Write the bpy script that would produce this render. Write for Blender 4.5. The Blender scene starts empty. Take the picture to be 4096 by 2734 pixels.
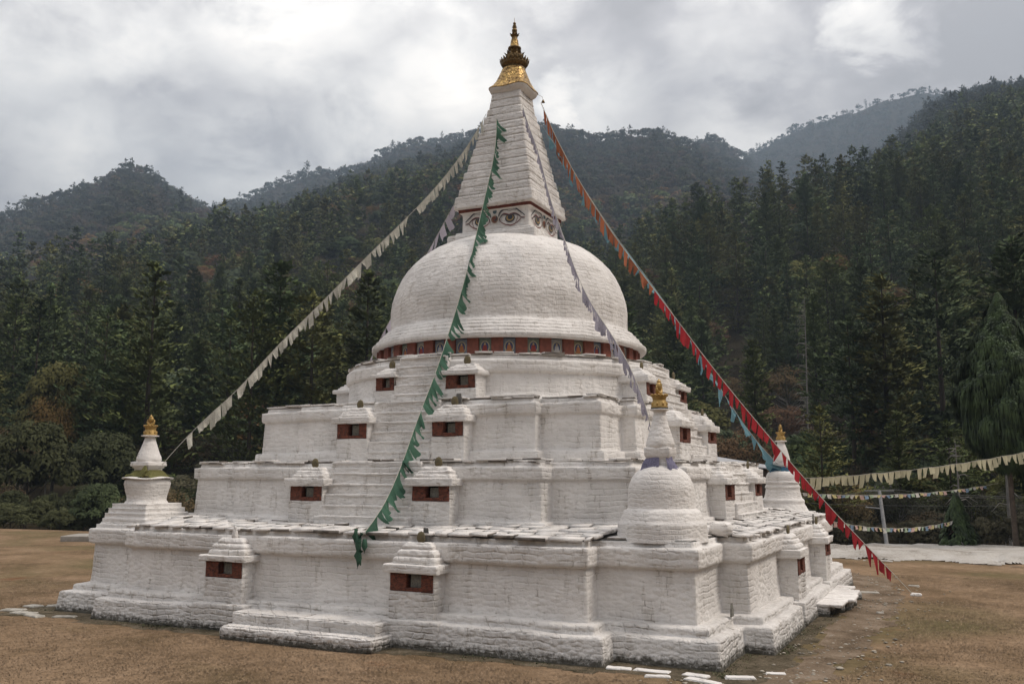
import bpy, math, random
import numpy as np
from mathutils import Matrix, Vector
rng = np.random.default_rng(7); random.seed(7)
PI = math.pi
# ------------------------------------------------------------------ camera
CAM = np.array([14.2776, -28.4686, 3.8483])
PITCH, ROLL, YAW, FPX = 0.1422, 0.0011, 0.4563, 3713.1
sc = bpy.context.scene
cd = bpy.data.cameras.new('camera'); cam = bpy.data.objects.new('camera', cd); sc.collection.objects.link(cam)
cd.sensor_width = 36.0; cd.lens = FPX / 4096 * 36.0; cd.clip_start = 0.1; cd.clip_end = 9000
cy_, sy_ = math.cos(YAW), math.sin(YAW); cp_, sp_ = math.cos(PITCH), math.sin(PITCH)
FWD = np.array([-sy_ * cp_, cy_ * cp_, sp_]); RT = np.array([cy_, sy_, 0.0]); UP = np.cross(RT, FWD)
cam.matrix_world = Matrix(((RT[0], UP[0], -FWD[0], CAM[0]), (RT[1], UP[1], -FWD[1], CAM[1]), (RT[2], UP[2], -FWD[2], CAM[2]), (0, 0, 0, 1)))
sc.camera = cam
# ------------------------------------------------------------------ render colour
sc.view_settings.view_transform = 'Standard'; sc.view_settings.look = 'None'
sc.view_settings.exposure = 0.80; sc.view_settings.gamma = 1.0
# ------------------------------------------------------------------ sun
SUN_EL, SUN_AZ = math.radians(52), math.radians(20)      # azimuth from +X towards +Y
sd = bpy.data.lights.new('sun', 'SUN'); sd.energy = 1.5; sd.angle = math.radians(16); sd.color = (1.0, 0.90, 0.79)
so = bpy.data.objects.new('sun', sd); sc.collection.objects.link(so)
sdir = Vector((math.cos(SUN_EL) * math.cos(SUN_AZ), math.cos(SUN_EL) * math.sin(SUN_AZ), math.sin(SUN_EL)))
so.rotation_euler = sdir.to_track_quat('Z', 'Y').to_euler()
# ------------------------------------------------------------------ world: overcast cloud deck over a Nishita sky
w = bpy.data.worlds.new('World'); sc.world = w; w.use_nodes = True
nt = w.node_tree; nt.nodes.clear(); N = nt.nodes; L = nt.links
def nd(tree, t, **k):
    n = tree.nodes.new(t)
    for a, b in sorted(k.items(), key=lambda q: q[0] == 'ins'):
        if a == 'ins':
            for i, v in b.items(): n.inputs[i].default_value = v
        else: setattr(n, a, b)
    return n
def wmath(op, a, b=None, c=None, clamp=False):
    n = N.new('ShaderNodeMath'); n.operation = op; n.use_clamp = clamp
    for i, v in enumerate((a, b, c)):
        if v is None: continue
        if isinstance(v, (int, float)): n.inputs[i].default_value = v
        else: L.new(v, n.inputs[i])
    return n.outputs[0]
tc = N.new('ShaderNodeTexCoord')
sep = N.new('ShaderNodeSeparateXYZ'); L.new(tc.outputs['Generated'], sep.inputs[0])
zz = wmath('ADD', wmath('MAXIMUM', sep.outputs[2], 0.0), 0.16)
cmb = N.new('ShaderNodeCombineXYZ'); L.new(wmath('DIVIDE', sep.outputs[0], zz), cmb.inputs[0]); L.new(wmath('DIVIDE', sep.outputs[1], zz), cmb.inputs[1])
dm = nd(nt, 'ShaderNodeMapping'); dm.inputs['Scale'].default_value = (1, 1, 1.7); L.new(tc.outputs['Generated'], dm.inputs[0])
n1 = nd(nt, 'ShaderNodeTexNoise', ins={'Scale': 3.0, 'Detail': 7.0, 'Roughness': 0.5, 'Distortion': 0.25}); L.new(dm.outputs[0], n1.inputs['Vector'])
n2 = nd(nt, 'ShaderNodeTexNoise', ins={'Scale': 6.0, 'Detail': 10.0, 'Roughness': 0.62, 'Distortion': 0.3}); L.new(dm.outputs[0], n2.inputs['Vector'])
def pixdir(x, y):      # direction through a point of the 2349-wide picture
    d = FWD * 2129.4 + RT * (x - 1174.5) - UP * (y - 784.0)
    return d / np.linalg.norm(d)
lob = None
for (x, y, r0, r1, amp) in ((60, 60, .0, .2, .42), (230, 90, .0, .26, .34), (480, 200, .0, .2, .2), (620, 60, .0, .17, .40), (560, 330, .0, .13, .36), (1060, 220, .0, .12, .5), (880, 330, .0, .14, .45), (1290, 270, .0, .07, .55), (1975, 20, .0, .06, .5), (170, 330, .0, .10, .5), (30, 60, .0, .14, .40), (1360, 275, .0, .10, .35), (1700, 240, .0, .14, .22), (-300, 200, .0, .3, .35)):
    d = pixdir(x, y)
    cv = N.new('ShaderNodeVectorMath'); cv.operation = 'DISTANCE'; L.new(tc.outputs['Generated'], cv.inputs[0]); cv.inputs[1].default_value = tuple(d)
    mr = nd(nt, 'ShaderNodeMapRange', interpolation_type='SMOOTHSTEP'); L.new(wmath('ADD', cv.outputs[1 if len(cv.outputs) > 1 else 0], wmath('MULTIPLY', wmath('SUBTRACT', n2.outputs[0], .5), .42)), mr.inputs[0])
    mr.inputs[1].default_value = r1; mr.inputs[2].default_value = r0; mr.inputs[3].default_value = 0; mr.inputs[4].default_value = amp
    lob = mr.outputs[0] if lob is None else wmath('MAXIMUM', lob, mr.outputs[0])
n3 = nd(nt, 'ShaderNodeTexNoise', ins={'Scale': 15.0, 'Detail': 8.0, 'Roughness': 0.6, 'Distortion': 0.6}); L.new(dm.outputs[0], n3.inputs['Vector'])
c1 = nd(nt, 'ShaderNodeMapRange', interpolation_type='SMOOTHSTEP'); L.new(n1.outputs[0], c1.inputs[0])
c1.inputs[1].default_value = .34; c1.inputs[2].default_value = .68; c1.inputs[3].default_value = 0.0; c1.inputs[4].default_value = .30
lob = wmath('MULTIPLY', lob, wmath('ADD', wmath('MULTIPLY', n2.outputs[0], 1.3), .42))
bright = wmath('ADD', wmath('ADD', c1.outputs[0], lob), wmath('MULTIPLY', wmath('SUBTRACT', n2.outputs[0], .5), 1.45))
bright = wmath('ADD', bright, wmath('MULTIPLY', wmath('SUBTRACT', n3.outputs[0], .5), .38))
cr = N.new('ShaderNodeValToRGB'); L.new(bright, cr.inputs[0])
e = cr.color_ramp.elements; e[0].position = 0.0; e[0].color = (.335, .315, .31, 1); e[1].position = .95; e[1].color = (1.3, 1.21, 1.09, 1)
e2 = cr.color_ramp.elements.new(.16); e2.color = (.44, .415, .41, 1)
e3 = cr.color_ramp.elements.new(.45); e3.color = (.76, .725, .685, 1)
sky = N.new('ShaderNodeTexSky'); sky.sky_type = 'NISHITA'; sky.sun_disc = False; sky.sun_elevation = SUN_EL; sky.sun_rotation = PI / 2 - SUN_AZ
b1 = N.new('ShaderNodeBackground'); L.new(sky.outputs[0], b1.inputs[0]); b1.inputs[1].default_value = 0.05
b2 = N.new('ShaderNodeBackground'); L.new(cr.outputs[0], b2.inputs[0]); L.new(wmath('MULTIPLY', wmath('ADD', wmath('MULTIPLY', wmath('MAXIMUM', sep.outputs[2], 0.0), 2.3), 0.20), 1.0), b2.inputs[1])   # overcast sky: brighter towards the zenith
mx = N.new('ShaderNodeMixShader'); mx.inputs[0].default_value = .93; L.new(b1.outputs[0], mx.inputs[1]); L.new(b2.outputs[0], mx.inputs[2])
wo = N.new('ShaderNodeOutputWorld'); L.new(mx.outputs[0], wo.inputs[0])
# ------------------------------------------------------------------ helpers
COL = sc.collection
def hit(px, py, n, d):            # full-resolution pixel -> point on the plane n.P = d
    D = FWD + RT * (px - 2048) / FPX - UP * (py - 1367) / FPX; n = np.array(n, float)
    return CAM + (d - n @ CAM) / (n @ D) * D
def tag(o, label=None, cat=None, group=None, kind=None):
    if label: o['label'] = label
    if cat: o['category'] = cat
    if group: o['group'] = group
    if kind: o['kind'] = kind
    return o
def empty(name, loc=(0, 0, 0), parent=None):
    o = bpy.data.objects.new(name, None); COL.objects.link(o); o.location = loc; o.empty_display_size = .3
    if parent: o.parent = parent
    return o
def mesh(name, verts, faces, mat=None, parent=None, smooth=False, loc=None, nv=None):
    me = bpy.data.meshes.new(name); verts = np.asarray(verts, np.float32)
    if isinstance(faces, np.ndarray):
        k = faces.shape[1]; nf = faces.shape[0]
        me.vertices.add(len(verts)); me.vertices.foreach_set('co', verts.ravel())
        me.loops.add(nf * k); me.loops.foreach_set('vertex_index', faces.ravel().astype(np.int32))
        me.polygons.add(nf); me.polygons.foreach_set('loop_start', np.arange(0, nf * k, k, dtype=np.int32))
        me.update(calc_edges=True)
    else:
        me.from_pydata(verts.tolist(), [], faces)
    if smooth: me.shade_smooth()
    for m in (mat if isinstance(mat, (list, tuple)) else [mat]):
        if m: me.materials.append(m)
    o = bpy.data.objects.new(name, me); COL.objects.link(o)
    if parent: o.parent = parent
    if loc is not None: o.location = loc
    return o
def copy_tree(o, parent=None):
    c = o.copy(); COL.objects.link(c)
    if parent is not None: c.parent = parent
    for ch in KIDS.get(o.name, []): copy_tree(ch, c)
    return c
KIDS = {}
# ---- noise
def _h(ix, iy, iz, s):
    n = (ix.astype(np.int64) * 374761393 + iy.astype(np.int64) * 668265263 + iz.astype(np.int64) * 2147483647 + s * 1274126177) & 0x7fffffff
    n = ((n ^ (n >> 13)) * 1274126177) & 0x7fffffff; n = (n ^ (n >> 16)) * 974634777 & 0x7fffffff
    return (n & 0xffff) / 65535.0
def vnoise(x, y, z, s=0):
    x, y, z = np.broadcast_arrays(np.asarray(x, float), np.asarray(y, float), np.asarray(z, float))
    ix, iy, iz = np.floor(x), np.floor(y), np.floor(z); fx, fy, fz = x - ix, y - iy, z - iz
    fx = fx * fx * (3 - 2 * fx); fy = fy * fy * (3 - 2 * fy); fz = fz * fz * (3 - 2 * fz); o = 0
    for a in (0, 1):
        for b in (0, 1):
            for c in (0, 1):
                o = o + _h(ix + a, iy + b, iz + c, s) * (fx if a else 1 - fx) * (fy if b else 1 - fy) * (fz if c else 1 - fz)
    return o
def fbm(x, y, z, s=0, o=3):
    r = 0; a = .5; t = 0
    for i in range(o):
        r = r + a * vnoise(x * 2 ** i, y * 2 ** i, z * 2 ** i, s + i * 17); t += a; a *= .5
    return r / t
def courses(u, v, h=.095, wd=.24, s=0):
    v2 = v + .022 * (vnoise(u * .9, v * .8, 0, s + 5) - .5) * 2 + .02 * (vnoise(u * 5, v * 3, 0, s + 6) - .5)
    row = np.floor(v2 / h); fv = v2 / h - row
    wr = wd * (.6 + .9 * _h(row, row * 0, row * 0, s + 1)); u2 = u + 9 * _h(row, row * 0 + 3, row * 0, s + 2) + .05 * (vnoise(u * 4, v * 4, 0, s + 7) - .5)
    c = np.floor(u2 / wr); fu = u2 / wr - c
    r = _h(row, c, row * 0, s + 3); r2 = _h(row, c, row * 0 + 1, s + 4)
    b = (1 - np.abs(2 * fu - 1) ** 5) * (1 - np.abs(2 * fv - 1) ** 3.5)
    return b * (.45 + .55 * r) + .25 * (r2 - .5) * b
def disp_amount(P, N_, amp=.022, rough=1.0, h=.095, wd=.24, s=0, u=None):
    x, y, z = P[..., 0], P[..., 1], P[..., 2]
    uu = (x + y) if u is None else u
    mask = np.clip((fbm(x * .55, y * .55, z * .9, s + 40, 2) - .28) * 2.4, .25, 1.0)
    d = amp * rough * mask * (courses(uu, z, h, wd, s) - .42)
    d = d + amp * .7 * (fbm(x * 3.2, y * 3.2, z * 5.5, s + 60, 3) - .5) + .05 * (fbm(x * .7, y * .7, z * .8, s + 80, 2) - .5)
    return d
def gridfaces(nr, nc, closed):
    i = np.arange(nr - 1)[:, None]; j = np.arange(nc if closed else nc - 1)[None, :]; j2 = (j + 1) % nc
    return np.stack(np.broadcast_arrays(i * nc + j, i * nc + j2, (i + 1) * nc + j2, (i + 1) * nc + j), -1).reshape(-1, 4)
def gridnormals(P, closed=True):
    if closed: du = np.roll(P, -1, 1) - np.roll(P, 1, 1)
    else: du = np.gradient(P, axis=1)
    dv = np.gradient(P, axis=0); n = np.cross(du, dv); l = np.linalg.norm(n, axis=-1, keepdims=True); l[l < 1e-9] = 1
    return n / l
def poly(c, m, J):
    q = [(-J, -m), (J, -m), (J, -c), (c, -c), (c, -J), (m, -J)]; out = []
    base = [(-J, -m), (J, -m), (J, -c), (c, -c), (c, -J)]
    for k in range(4):
        a = k * PI / 2; ca, sa = round(math.cos(a)), round(math.sin(a))
        for (x, y) in ((-J, -m), (J, -m), (J, -c), (c, -c), (c, -J))[:]:
            out.append((ca * x - sa * y, sa * x + ca * y))
    # (c,-J) of one side leads to (m,-J) = first point of the next side
    return np.array(out)
def ringwall(name, rows, mat, parent, step=.065, vstep=.06, amp=.022, rough=1.0, s=0, h=.095, wd=.24, shapefn=None, top=True, edge=.014):
    """rows: list of (c, m, J, z) profile points up the wall; displaced masonry surface."""
    polys = [poly(r[0], r[1], r[2]) for r in rows]; n = len(polys[0])
    L0 = np.linalg.norm(np.roll(polys[0], -1, 0) - polys[0], axis=1); cnt = np.maximum(2, np.round(L0 / step).astype(int))
    idx = np.concatenate([np.full(c, k) for k, c in enumerate(cnt)]); t = np.concatenate([np.arange(c) / c for c in cnt])
    def row(pl, z):
        a = pl[idx]; b = pl[(idx + 1) % n]; xy = a + (b - a) * t[:, None]
        return np.concatenate([xy, np.full((len(xy), 1), z)], 1)
    R = [row(p, r[3]) for p, r in zip(polys, rows)]; out = []; soft = []
    for k in range(len(R) - 1):
        d = np.linalg.norm(np.array([rows[k + 1][1] - rows[k][1], rows[k + 1][3] - rows[k][3]])); m = max(1, int(round(d / vstep)))
        for q in range(m): out.append(R[k] + (R[k + 1] - R[k]) * q / m)
    out.append(R[-1]); P = np.array(out)
    Nn = gridnormals(P)
    # round the sharp profile edges a little, keep faces full
    D = disp_amount(P, Nn, amp, rough, h, wd, s)
    hz = np.abs(Nn[..., 2]) > .75; D = np.where(hz, D * .55, D)
    Q = P + Nn * D[..., None]
    Q[..., 2] += edge * 2 * (vnoise(P[..., 0] * 1.1, P[..., 1] * 1.1, P[..., 2] * 2, s + 90) - .5)
    return mesh(name, Q.reshape(-1, 3), gridfaces(P.shape[0], P.shape[1], True), mat, parent, True)
def lathewall(name, prof, mat, parent, cx=0, cy=0, step=.07, vstep=.06, amp=.02, s=0, h=.095, wd=.24, rough=1.0):
    """prof: (r, z) list from the bottom up."""
    rmax = max(p[0] for p in prof); n = int(2 * PI * rmax / step); a = np.linspace(0, 2 * PI, n, endpoint=False)
    pr = [];
    for k in range(len(prof) - 1):
        (r0, z0), (r1, z1) = prof[k], prof[k + 1]; m = max(1, int(round(math.hypot(r1 - r0, z1 - z0) / vstep)))
        for q in range(m): pr.append((r0 + (r1 - r0) * q / m, z0 + (z1 - z0) * q / m))
    pr.append(prof[-1]); pr = np.array(pr)
    P = np.stack([cx + pr[:, :1] * np.cos(a), cy + pr[:, :1] * np.sin(a), np.repeat(pr[:, 1:], n, 1)], -1)
    Nn = gridnormals(P); U = np.broadcast_to(a * rmax, P.shape[:2])
    vv = np.cumsum(np.concatenate([[0], np.linalg.norm(np.diff(pr, axis=0), axis=1)]))[:, None] + 0 * U
    x, y, z = P[..., 0], P[..., 1], P[..., 2]
    mask = np.clip((fbm(x * .5, y * .5, z * .8, s + 40, 2) - .25) * 2.2, .3, 1)
    D = amp * rough * mask * (courses(U, vv, h, wd, s) - .42) + amp * .8 * (fbm(x * 3.2, y * 3.2, z * 5.5, s + 60, 3) - .5) + .05 * (fbm(x * .6, y * .6, z * .7, s + 80, 2) - .5) * min(1, rmax / 2)
    Q = P + Nn * D[..., None]
    return mesh(name, Q.reshape(-1, 3), gridfaces(P.shape[0], n, True), mat, parent, True)
def boxgeo(sx, sy, sz, r=.03, step=.06):
    """rounded box centred on the origin, returns verts, normals, faces"""
    V, NN, F = [], [], []; off = 0; S = np.array([sx, sy, sz]) / 2.0
    r = min(r, S.min() * .95)
    for ax in range(3):
        for sg in (-1, 1):
            a, b = [(1, 2), (2, 0), (0, 1)][ax]
            def lin(s_):
                m = max(1, int(round((2 * s_ - 2 * r) / step))); c = np.linspace(-s_ + r, s_ - r, m + 1)
                return np.concatenate([[-s_, -s_ + .45 * r], c, [s_ - .45 * r, s_]])
            A, B = np.meshgrid(lin(S[a]), lin(S[b]), indexing='ij'); P = np.zeros(A.shape + (3,))
            P[..., a] = A; P[..., b] = B; P[..., ax] = sg * S[ax]
            I = np.clip(P, -(S - r), S - r); d = P - I; l = np.linalg.norm(d, axis=-1, keepdims=True); d = d / np.maximum(l, 1e-9)
            Q = I + d * r; f = gridfaces(A.shape[0], A.shape[1], False)
            if sg < 0: f = f[:, ::-1]
            V.append(Q.reshape(-1, 3)); NN.append(d.reshape(-1, 3)); F.append(f + off); off += Q.shape[0] * Q.shape[1]
    return np.concatenate(V), np.concatenate(NN), np.concatenate(F)
def lump(c, size, r=.04, step=.06, amp=.02, rough=1.0, s=0, rot=0.0, taper=0.0, tshift=(0, 0), wob=1.0, h=.095, tilt=0.0):
    """rounded masonry block: geometry as (verts, faces)"""
    V, Nn, F = boxgeo(size[0], size[1], size[2], r, step); t = (V[:, 2] / size[2] + .5)
    V = V.copy(); V[:, 0] *= 1 - taper * t; V[:, 1] *= 1 - taper * t; V[:, 0] += tshift[0] * t; V[:, 1] += tshift[1] * t
    if tilt: V[:, 2] += V[:, 0] * tilt
    ca, sa = math.cos(rot), math.sin(rot); Rm = np.array([[ca, -sa, 0], [sa, ca, 0], [0, 0, 1]])
    V = V @ Rm.T + np.array(c); Nn = Nn @ Rm.T
    D = disp_amount(V, Nn, amp, rough, h, .22, s) * wob
    D = np.where(np.abs(Nn[:, 2]) > .8, D * .5, D)
    V = V + Nn * D[:, None]; V[:, 2] += .02 * wob * (vnoise(V[:, 0] * 1.3, V[:, 1] * 1.3, V[:, 2] * 2, s + 91) - .5)
    return V, F
class MB:
    def __init__(s): s.v = []; s.f = []; s.n = 0
    def add(s, vf):
        v, f = vf; s.v.append(np.asarray(v, float)); s.f.append(np.asarray(f) + s.n); s.n += len(v); return s
    def build(s, name, mat, parent=None, smooth=True, loc=None):
        return mesh(name, np.concatenate(s.v), np.concatenate(s.f), mat, parent, smooth, loc)
def lathe(prof, n=24, cx=0, cy=0, cz=0, f=None):
    a = np.linspace(0, 2 * PI, n, endpoint=False); pr = np.array(prof, float)
    P = np.stack([cx + pr[:, :1] * np.cos(a), cy + pr[:, :1] * np.sin(a), cz + np.repeat(pr[:, 1:], n, 1)], -1)
    if f is not None: P = f(P, a)
    return P.reshape(-1, 3), gridfaces(len(pr), n, True)
def tube(pts, r, n=6):
    pts = np.array(pts, float); r = np.broadcast_to(np.asarray(r, float), (len(pts),)); T = np.gradient(pts, axis=0); T /= np.linalg.norm(T, axis=1, keepdims=True) + 1e-9
    up = np.array([0, 0, 1.0]); A = np.cross(T, up); bad = np.linalg.norm(A, axis=1) < .1
    A[bad] = np.cross(T[bad], np.array([1.0, 0, 0])); A /= np.linalg.norm(A, axis=1, keepdims=True); B = np.cross(T, A)
    a = np.linspace(0, 2 * PI, n, endpoint=False)
    P = pts[:, None] + r[:, None, None] * (np.cos(a)[None, :, None] * A[:, None] + np.sin(a)[None, :, None] * B[:, None])
    return P.reshape(-1, 3), gridfaces(len(pts), n, True)
# ------------------------------------------------------------------ materials
def mat(name):
    m = bpy.data.materials.new(name); m.use_nodes = True; t = m.node_tree; b = t.nodes['Principled BSDF']; return m, t, b
def lk(t, a, b): t.links.new(a, b)
def simple(name, col, rough=.8, metal=0, noise=None, bump=0, var=.15, scale=6.0, emit=0):
    m, t, b = mat(name); b.inputs['Roughness'].default_value = rough; b.inputs['Metallic'].default_value = metal
    co = nd(t, 'ShaderNodeTexCoord'); n = nd(t, 'ShaderNodeTexNoise', ins={'Scale': scale, 'Detail': 5.0}); lk(t, co.outputs['Object'], n.inputs['Vector'])
    r = nd(t, 'ShaderNodeValToRGB'); c = np.array(col)
    r.color_ramp.elements[0].position = .3; r.color_ramp.elements[1].position = .7
    r.color_ramp.elements[0].color = (*(c * (1 - var)), 1); r.color_ramp.elements[1].color = (*(np.minimum(c * (1 + var), .95) if noise is None else noise), 1)
    lk(t, n.outputs[0], r.inputs[0]); lk(t, r.outputs[0], b.inputs['Base Color'])
    if bump:
        bp = nd(t, 'ShaderNodeBump', ins={'Strength': bump, 'Distance': .02}); lk(t, n.outputs[0], bp.inputs['Height']); lk(t, bp.outputs[0], b.inputs['Normal'])
    return m
def whitewash(name, base=.74, dirt=.5, groundz=None, relief=.5, mode='wall', rad=4.4, stone=1.0):
    m, t, b = mat(name); b.inputs['Roughness'].default_value = .93; b.inputs['Specular IOR Level'].default_value = .15
    co = nd(t, 'ShaderNodeTexCoord'); V = co.outputs['Object']
    nA = nd(t, 'ShaderNodeTexNoise', ins={'Scale': 1.1, 'Detail': 6.0, 'Roughness': .62}); lk(t, V, nA.inputs['Vector'])
    nB = nd(t, 'ShaderNodeTexNoise', ins={'Scale': 9.0, 'Detail': 7.0, 'Roughness': .7}); lk(t, V, nB.inputs['Vector'])
    r = nd(t, 'ShaderNodeValToRGB'); r.color_ramp.elements[0].position = .32; r.color_ramp.elements[0].color = (base * .80, base * .765, base * .73, 1)
    r.color_ramp.elements[1].position = .62; r.color_ramp.elements[1].color = (base, base * .965, base * .925, 1); lk(t, nA.outputs[0], r.inputs[0])
    # ochre / grey water stains
    mp = nd(t, 'ShaderNodeMapping'); mp.inputs['Scale'].default_value = (2.6, 2.6, .5); lk(t, V, mp.inputs[0])
    nC = nd(t, 'ShaderNodeTexNoise', ins={'Scale': 1.6, 'Detail': 6.0, 'Roughness': .65}); lk(t, mp.outputs[0], nC.inputs['Vector'])
    s1 = nd(t, 'ShaderNodeMapRange'); lk(t, nC.outputs[0], s1.inputs[0]); s1.inputs[1].default_value = .56; s1.inputs[2].default_value = .76; s1.inputs[4].default_value = .62 * dirt
    m1 = nd(t, 'ShaderNodeMix', data_type='RGBA'); lk(t, s1.outputs[0], m1.inputs[0]); lk(t, r.outputs[0], m1.inputs[6]); m1.inputs[7].default_value = (.40, .35, .29, 1)
    # small chips showing dark slate
    s2 = nd(t, 'ShaderNodeMapRange'); lk(t, nB.outputs[0], s2.inputs[0]); s2.inputs[1].default_value = .685; s2.inputs[2].default_value = .74; s2.inputs[4].default_value = .75
    m2 = nd(t, 'ShaderNodeMix', data_type='RGBA'); lk(t, s2.outputs[0], m2.inputs[0]); lk(t, m1.outputs[2], m2.inputs[6]); m2.inputs[7].default_value = (.09, .085, .075, 1)
    last = m2
    if groundz is not None:      # mossy, soil-splashed wall foot, its dark tone also a painted contact shadow
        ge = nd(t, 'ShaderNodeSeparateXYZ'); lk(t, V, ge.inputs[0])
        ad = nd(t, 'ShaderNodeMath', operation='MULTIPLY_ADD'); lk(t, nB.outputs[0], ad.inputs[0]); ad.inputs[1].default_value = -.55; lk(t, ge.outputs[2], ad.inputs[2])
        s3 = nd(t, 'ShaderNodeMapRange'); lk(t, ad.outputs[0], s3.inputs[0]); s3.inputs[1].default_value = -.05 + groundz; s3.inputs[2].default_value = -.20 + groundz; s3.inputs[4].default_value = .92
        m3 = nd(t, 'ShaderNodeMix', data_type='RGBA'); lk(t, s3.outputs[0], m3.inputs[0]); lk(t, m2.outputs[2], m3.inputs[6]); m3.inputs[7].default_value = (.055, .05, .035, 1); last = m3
    lk(t, last.outputs[2], b.inputs['Base Color'])
    # roughly coursed rubble under the limewash: warped courses, each stone standing a little proud
    sp = nd(t, 'ShaderNodeSeparateXYZ'); lk(t, V, sp.inputs[0])
    if mode == 'round':
        at2 = nd(t, 'ShaderNodeMath', operation='ARCTAN2'); lk(t, sp.outputs[1], at2.inputs[0]); lk(t, sp.outputs[0], at2.inputs[1]); uu = nd(t, 'ShaderNodeMath', operation='MULTIPLY'); lk(t, at2.outputs[0], uu.inputs[0]); uu.inputs[1].default_value = rad
    else:
        uu = nd(t, 'ShaderNodeMath', operation='ADD'); lk(t, sp.outputs[0], uu.inputs[0]); lk(t, sp.outputs[1], uu.inputs[1])
    cu = nd(t, 'ShaderNodeCombineXYZ'); lk(t, uu.outputs[0], cu.inputs[0]); lk(t, sp.outputs[2], cu.inputs[1])
    def warp(src, sc_, am):
        n_ = nd(t, 'ShaderNodeTexNoise', ins={'Scale': sc_, 'Detail': 2.0}); lk(t, V, n_.inputs['Vector']); v_ = nd(t, 'ShaderNodeVectorMath', operation='MULTIPLY_ADD'); lk(t, n_.outputs['Color'], v_.inputs[0]); v_.inputs[1].default_value = (am, am * .8, 0); lk(t, src, v_.inputs[2]); return v_.outputs[0]
    wv = warp(warp(cu.outputs[0], 1.0, .28), 5.5, .09)
    bk = nd(t, 'ShaderNodeTexBrick', ins={'Scale': 1.0, 'Mortar Size': .034 * stone, 'Mortar Smooth': 1.0, 'Brick Width': .40 * stone, 'Row Height': .135 * stone, 'Color1': (0, 0, 0, 1), 'Color2': (1, 1, 1, 1), 'Mortar': (.5, .5, .5, 1)}); bk.offset = .43; bk.squash = .75; bk.squash_frequency = 3; lk(t, wv, bk.inputs['Vector'])
    vmp = nd(t, 'ShaderNodeMapping'); vmp.inputs['Scale'].default_value = (1, 1, 2.1); lk(t, V, vmp.inputs[0])
    vwn = nd(t, 'ShaderNodeTexNoise', ins={'Scale': 7.0, 'Detail': 3.0}); lk(t, V, vwn.inputs['Vector']); vwa = nd(t, 'ShaderNodeVectorMath', operation='MULTIPLY_ADD'); lk(t, vwn.outputs['Color'], vwa.inputs[0]); vwa.inputs[1].default_value = (.10, .10, .10); lk(t, vmp.outputs[0], vwa.inputs[2])
    vo = nd(t, 'ShaderNodeTexVoronoi', feature='F1', ins={'Scale': 5.0 / stone, 'Randomness': 1.0}); lk(t, vwa.outputs[0], vo.inputs['Vector'])
    vpl = nd(t, 'ShaderNodeMath', operation='MULTIPLY_ADD'); lk(t, vo.outputs['Distance'], vpl.inputs[0]); vpl.inputs[1].default_value = -1.5; vpl.inputs[2].default_value = 1.55
    def hgt_(k): 
        q = nd(t, 'ShaderNodeMath', operation='MULTIPLY_ADD'); lk(t, k.outputs['Color'], q.inputs[0]); q.inputs[1].default_value = .5; sb = nd(t, 'ShaderNodeMath', operation='SUBTRACT'); sb.inputs[0].default_value = 1; lk(t, k.outputs['Fac'], sb.inputs[1]); lk(t, sb.outputs[0], q.inputs[2]); return q.outputs[0]
    msel = nd(t, 'ShaderNodeMapRange'); lk(t, nA.outputs[0], msel.inputs[0]); msel.inputs[1].default_value = .38; msel.inputs[2].default_value = .56
    hm = nd(t, 'ShaderNodeMix', data_type='FLOAT'); lk(t, msel.outputs[0], hm.inputs[0]); lk(t, hgt_(bk), hm.inputs[2]); lk(t, vpl.outputs[0], hm.inputs[3])
    soft = nd(t, 'ShaderNodeMapRange'); lk(t, nC.outputs[0], soft.inputs[0]); soft.inputs[1].default_value = .36; soft.inputs[2].default_value = .60; soft.inputs[3].default_value = .35; soft.inputs[4].default_value = 1.0
    hq = nd(t, 'ShaderNodeMath', operation='MULTIPLY'); lk(t, hm.outputs[0], hq.inputs[0]); lk(t, soft.outputs[0], hq.inputs[1])
    ad2 = nd(t, 'ShaderNodeMath', operation='MULTIPLY_ADD'); lk(t, nB.outputs[0], ad2.inputs[0]); ad2.inputs[1].default_value = 1.1; lk(t, hq.outputs[0], ad2.inputs[2])
    bp = nd(t, 'ShaderNodeBump', ins={'Strength': relief, 'Distance': .055}); lk(t, ad2.outputs[0], bp.inputs['Height']); lk(t, bp.outputs[0], b.inputs['Normal'])
    # grime lodged in open joints, here and there
    jt = nd(t, 'ShaderNodeMapRange'); lk(t, bk.outputs['Fac'], jt.inputs[0]); jt.inputs[1].default_value = .72; jt.inputs[2].default_value = 1.0
    gt = nd(t, 'ShaderNodeMapRange'); lk(t, nC.outputs[0], gt.inputs[0]); gt.inputs[1].default_value = .52; gt.inputs[2].default_value = .66; gt.inputs[4].default_value = .75
    jm = nd(t, 'ShaderNodeMath', operation='MULTIPLY'); lk(t, jt.outputs[0], jm.inputs[0]); lk(t, gt.outputs[0], jm.inputs[1])
    m4 = nd(t, 'ShaderNodeMix', data_type='RGBA'); lk(t, jm.outputs[0], m4.inputs[0]); lk(t, last.outputs[2], m4.inputs[6]); m4.inputs[7].default_value = (.20, .17, .14, 1); lk(t, m4.outputs[2], b.inputs['Base Color'])
    return m
M_white = whitewash('whitewashed_stone', .77, .95, relief=.52)
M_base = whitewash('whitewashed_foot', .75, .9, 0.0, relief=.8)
M_round = whitewash('whitewashed_drum_stone', .76, .7, mode='round', relief=.42)
M_fine = whitewash('whitewashed_chorten', .77, .4, relief=.34, stone=.7)
M_plaster = whitewash('smooth_whitewash', .78, .3, relief=.3)
M_slab = whitewash('whitewashed_slate', .78, .9)
M_gap = simple('dark_slate', (.05, .047, .042), .9, bump=.5, var=.4)
M_slate = simple('bare_slate', (.12, .115, .105), .85, bump=.5, var=.4)
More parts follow.
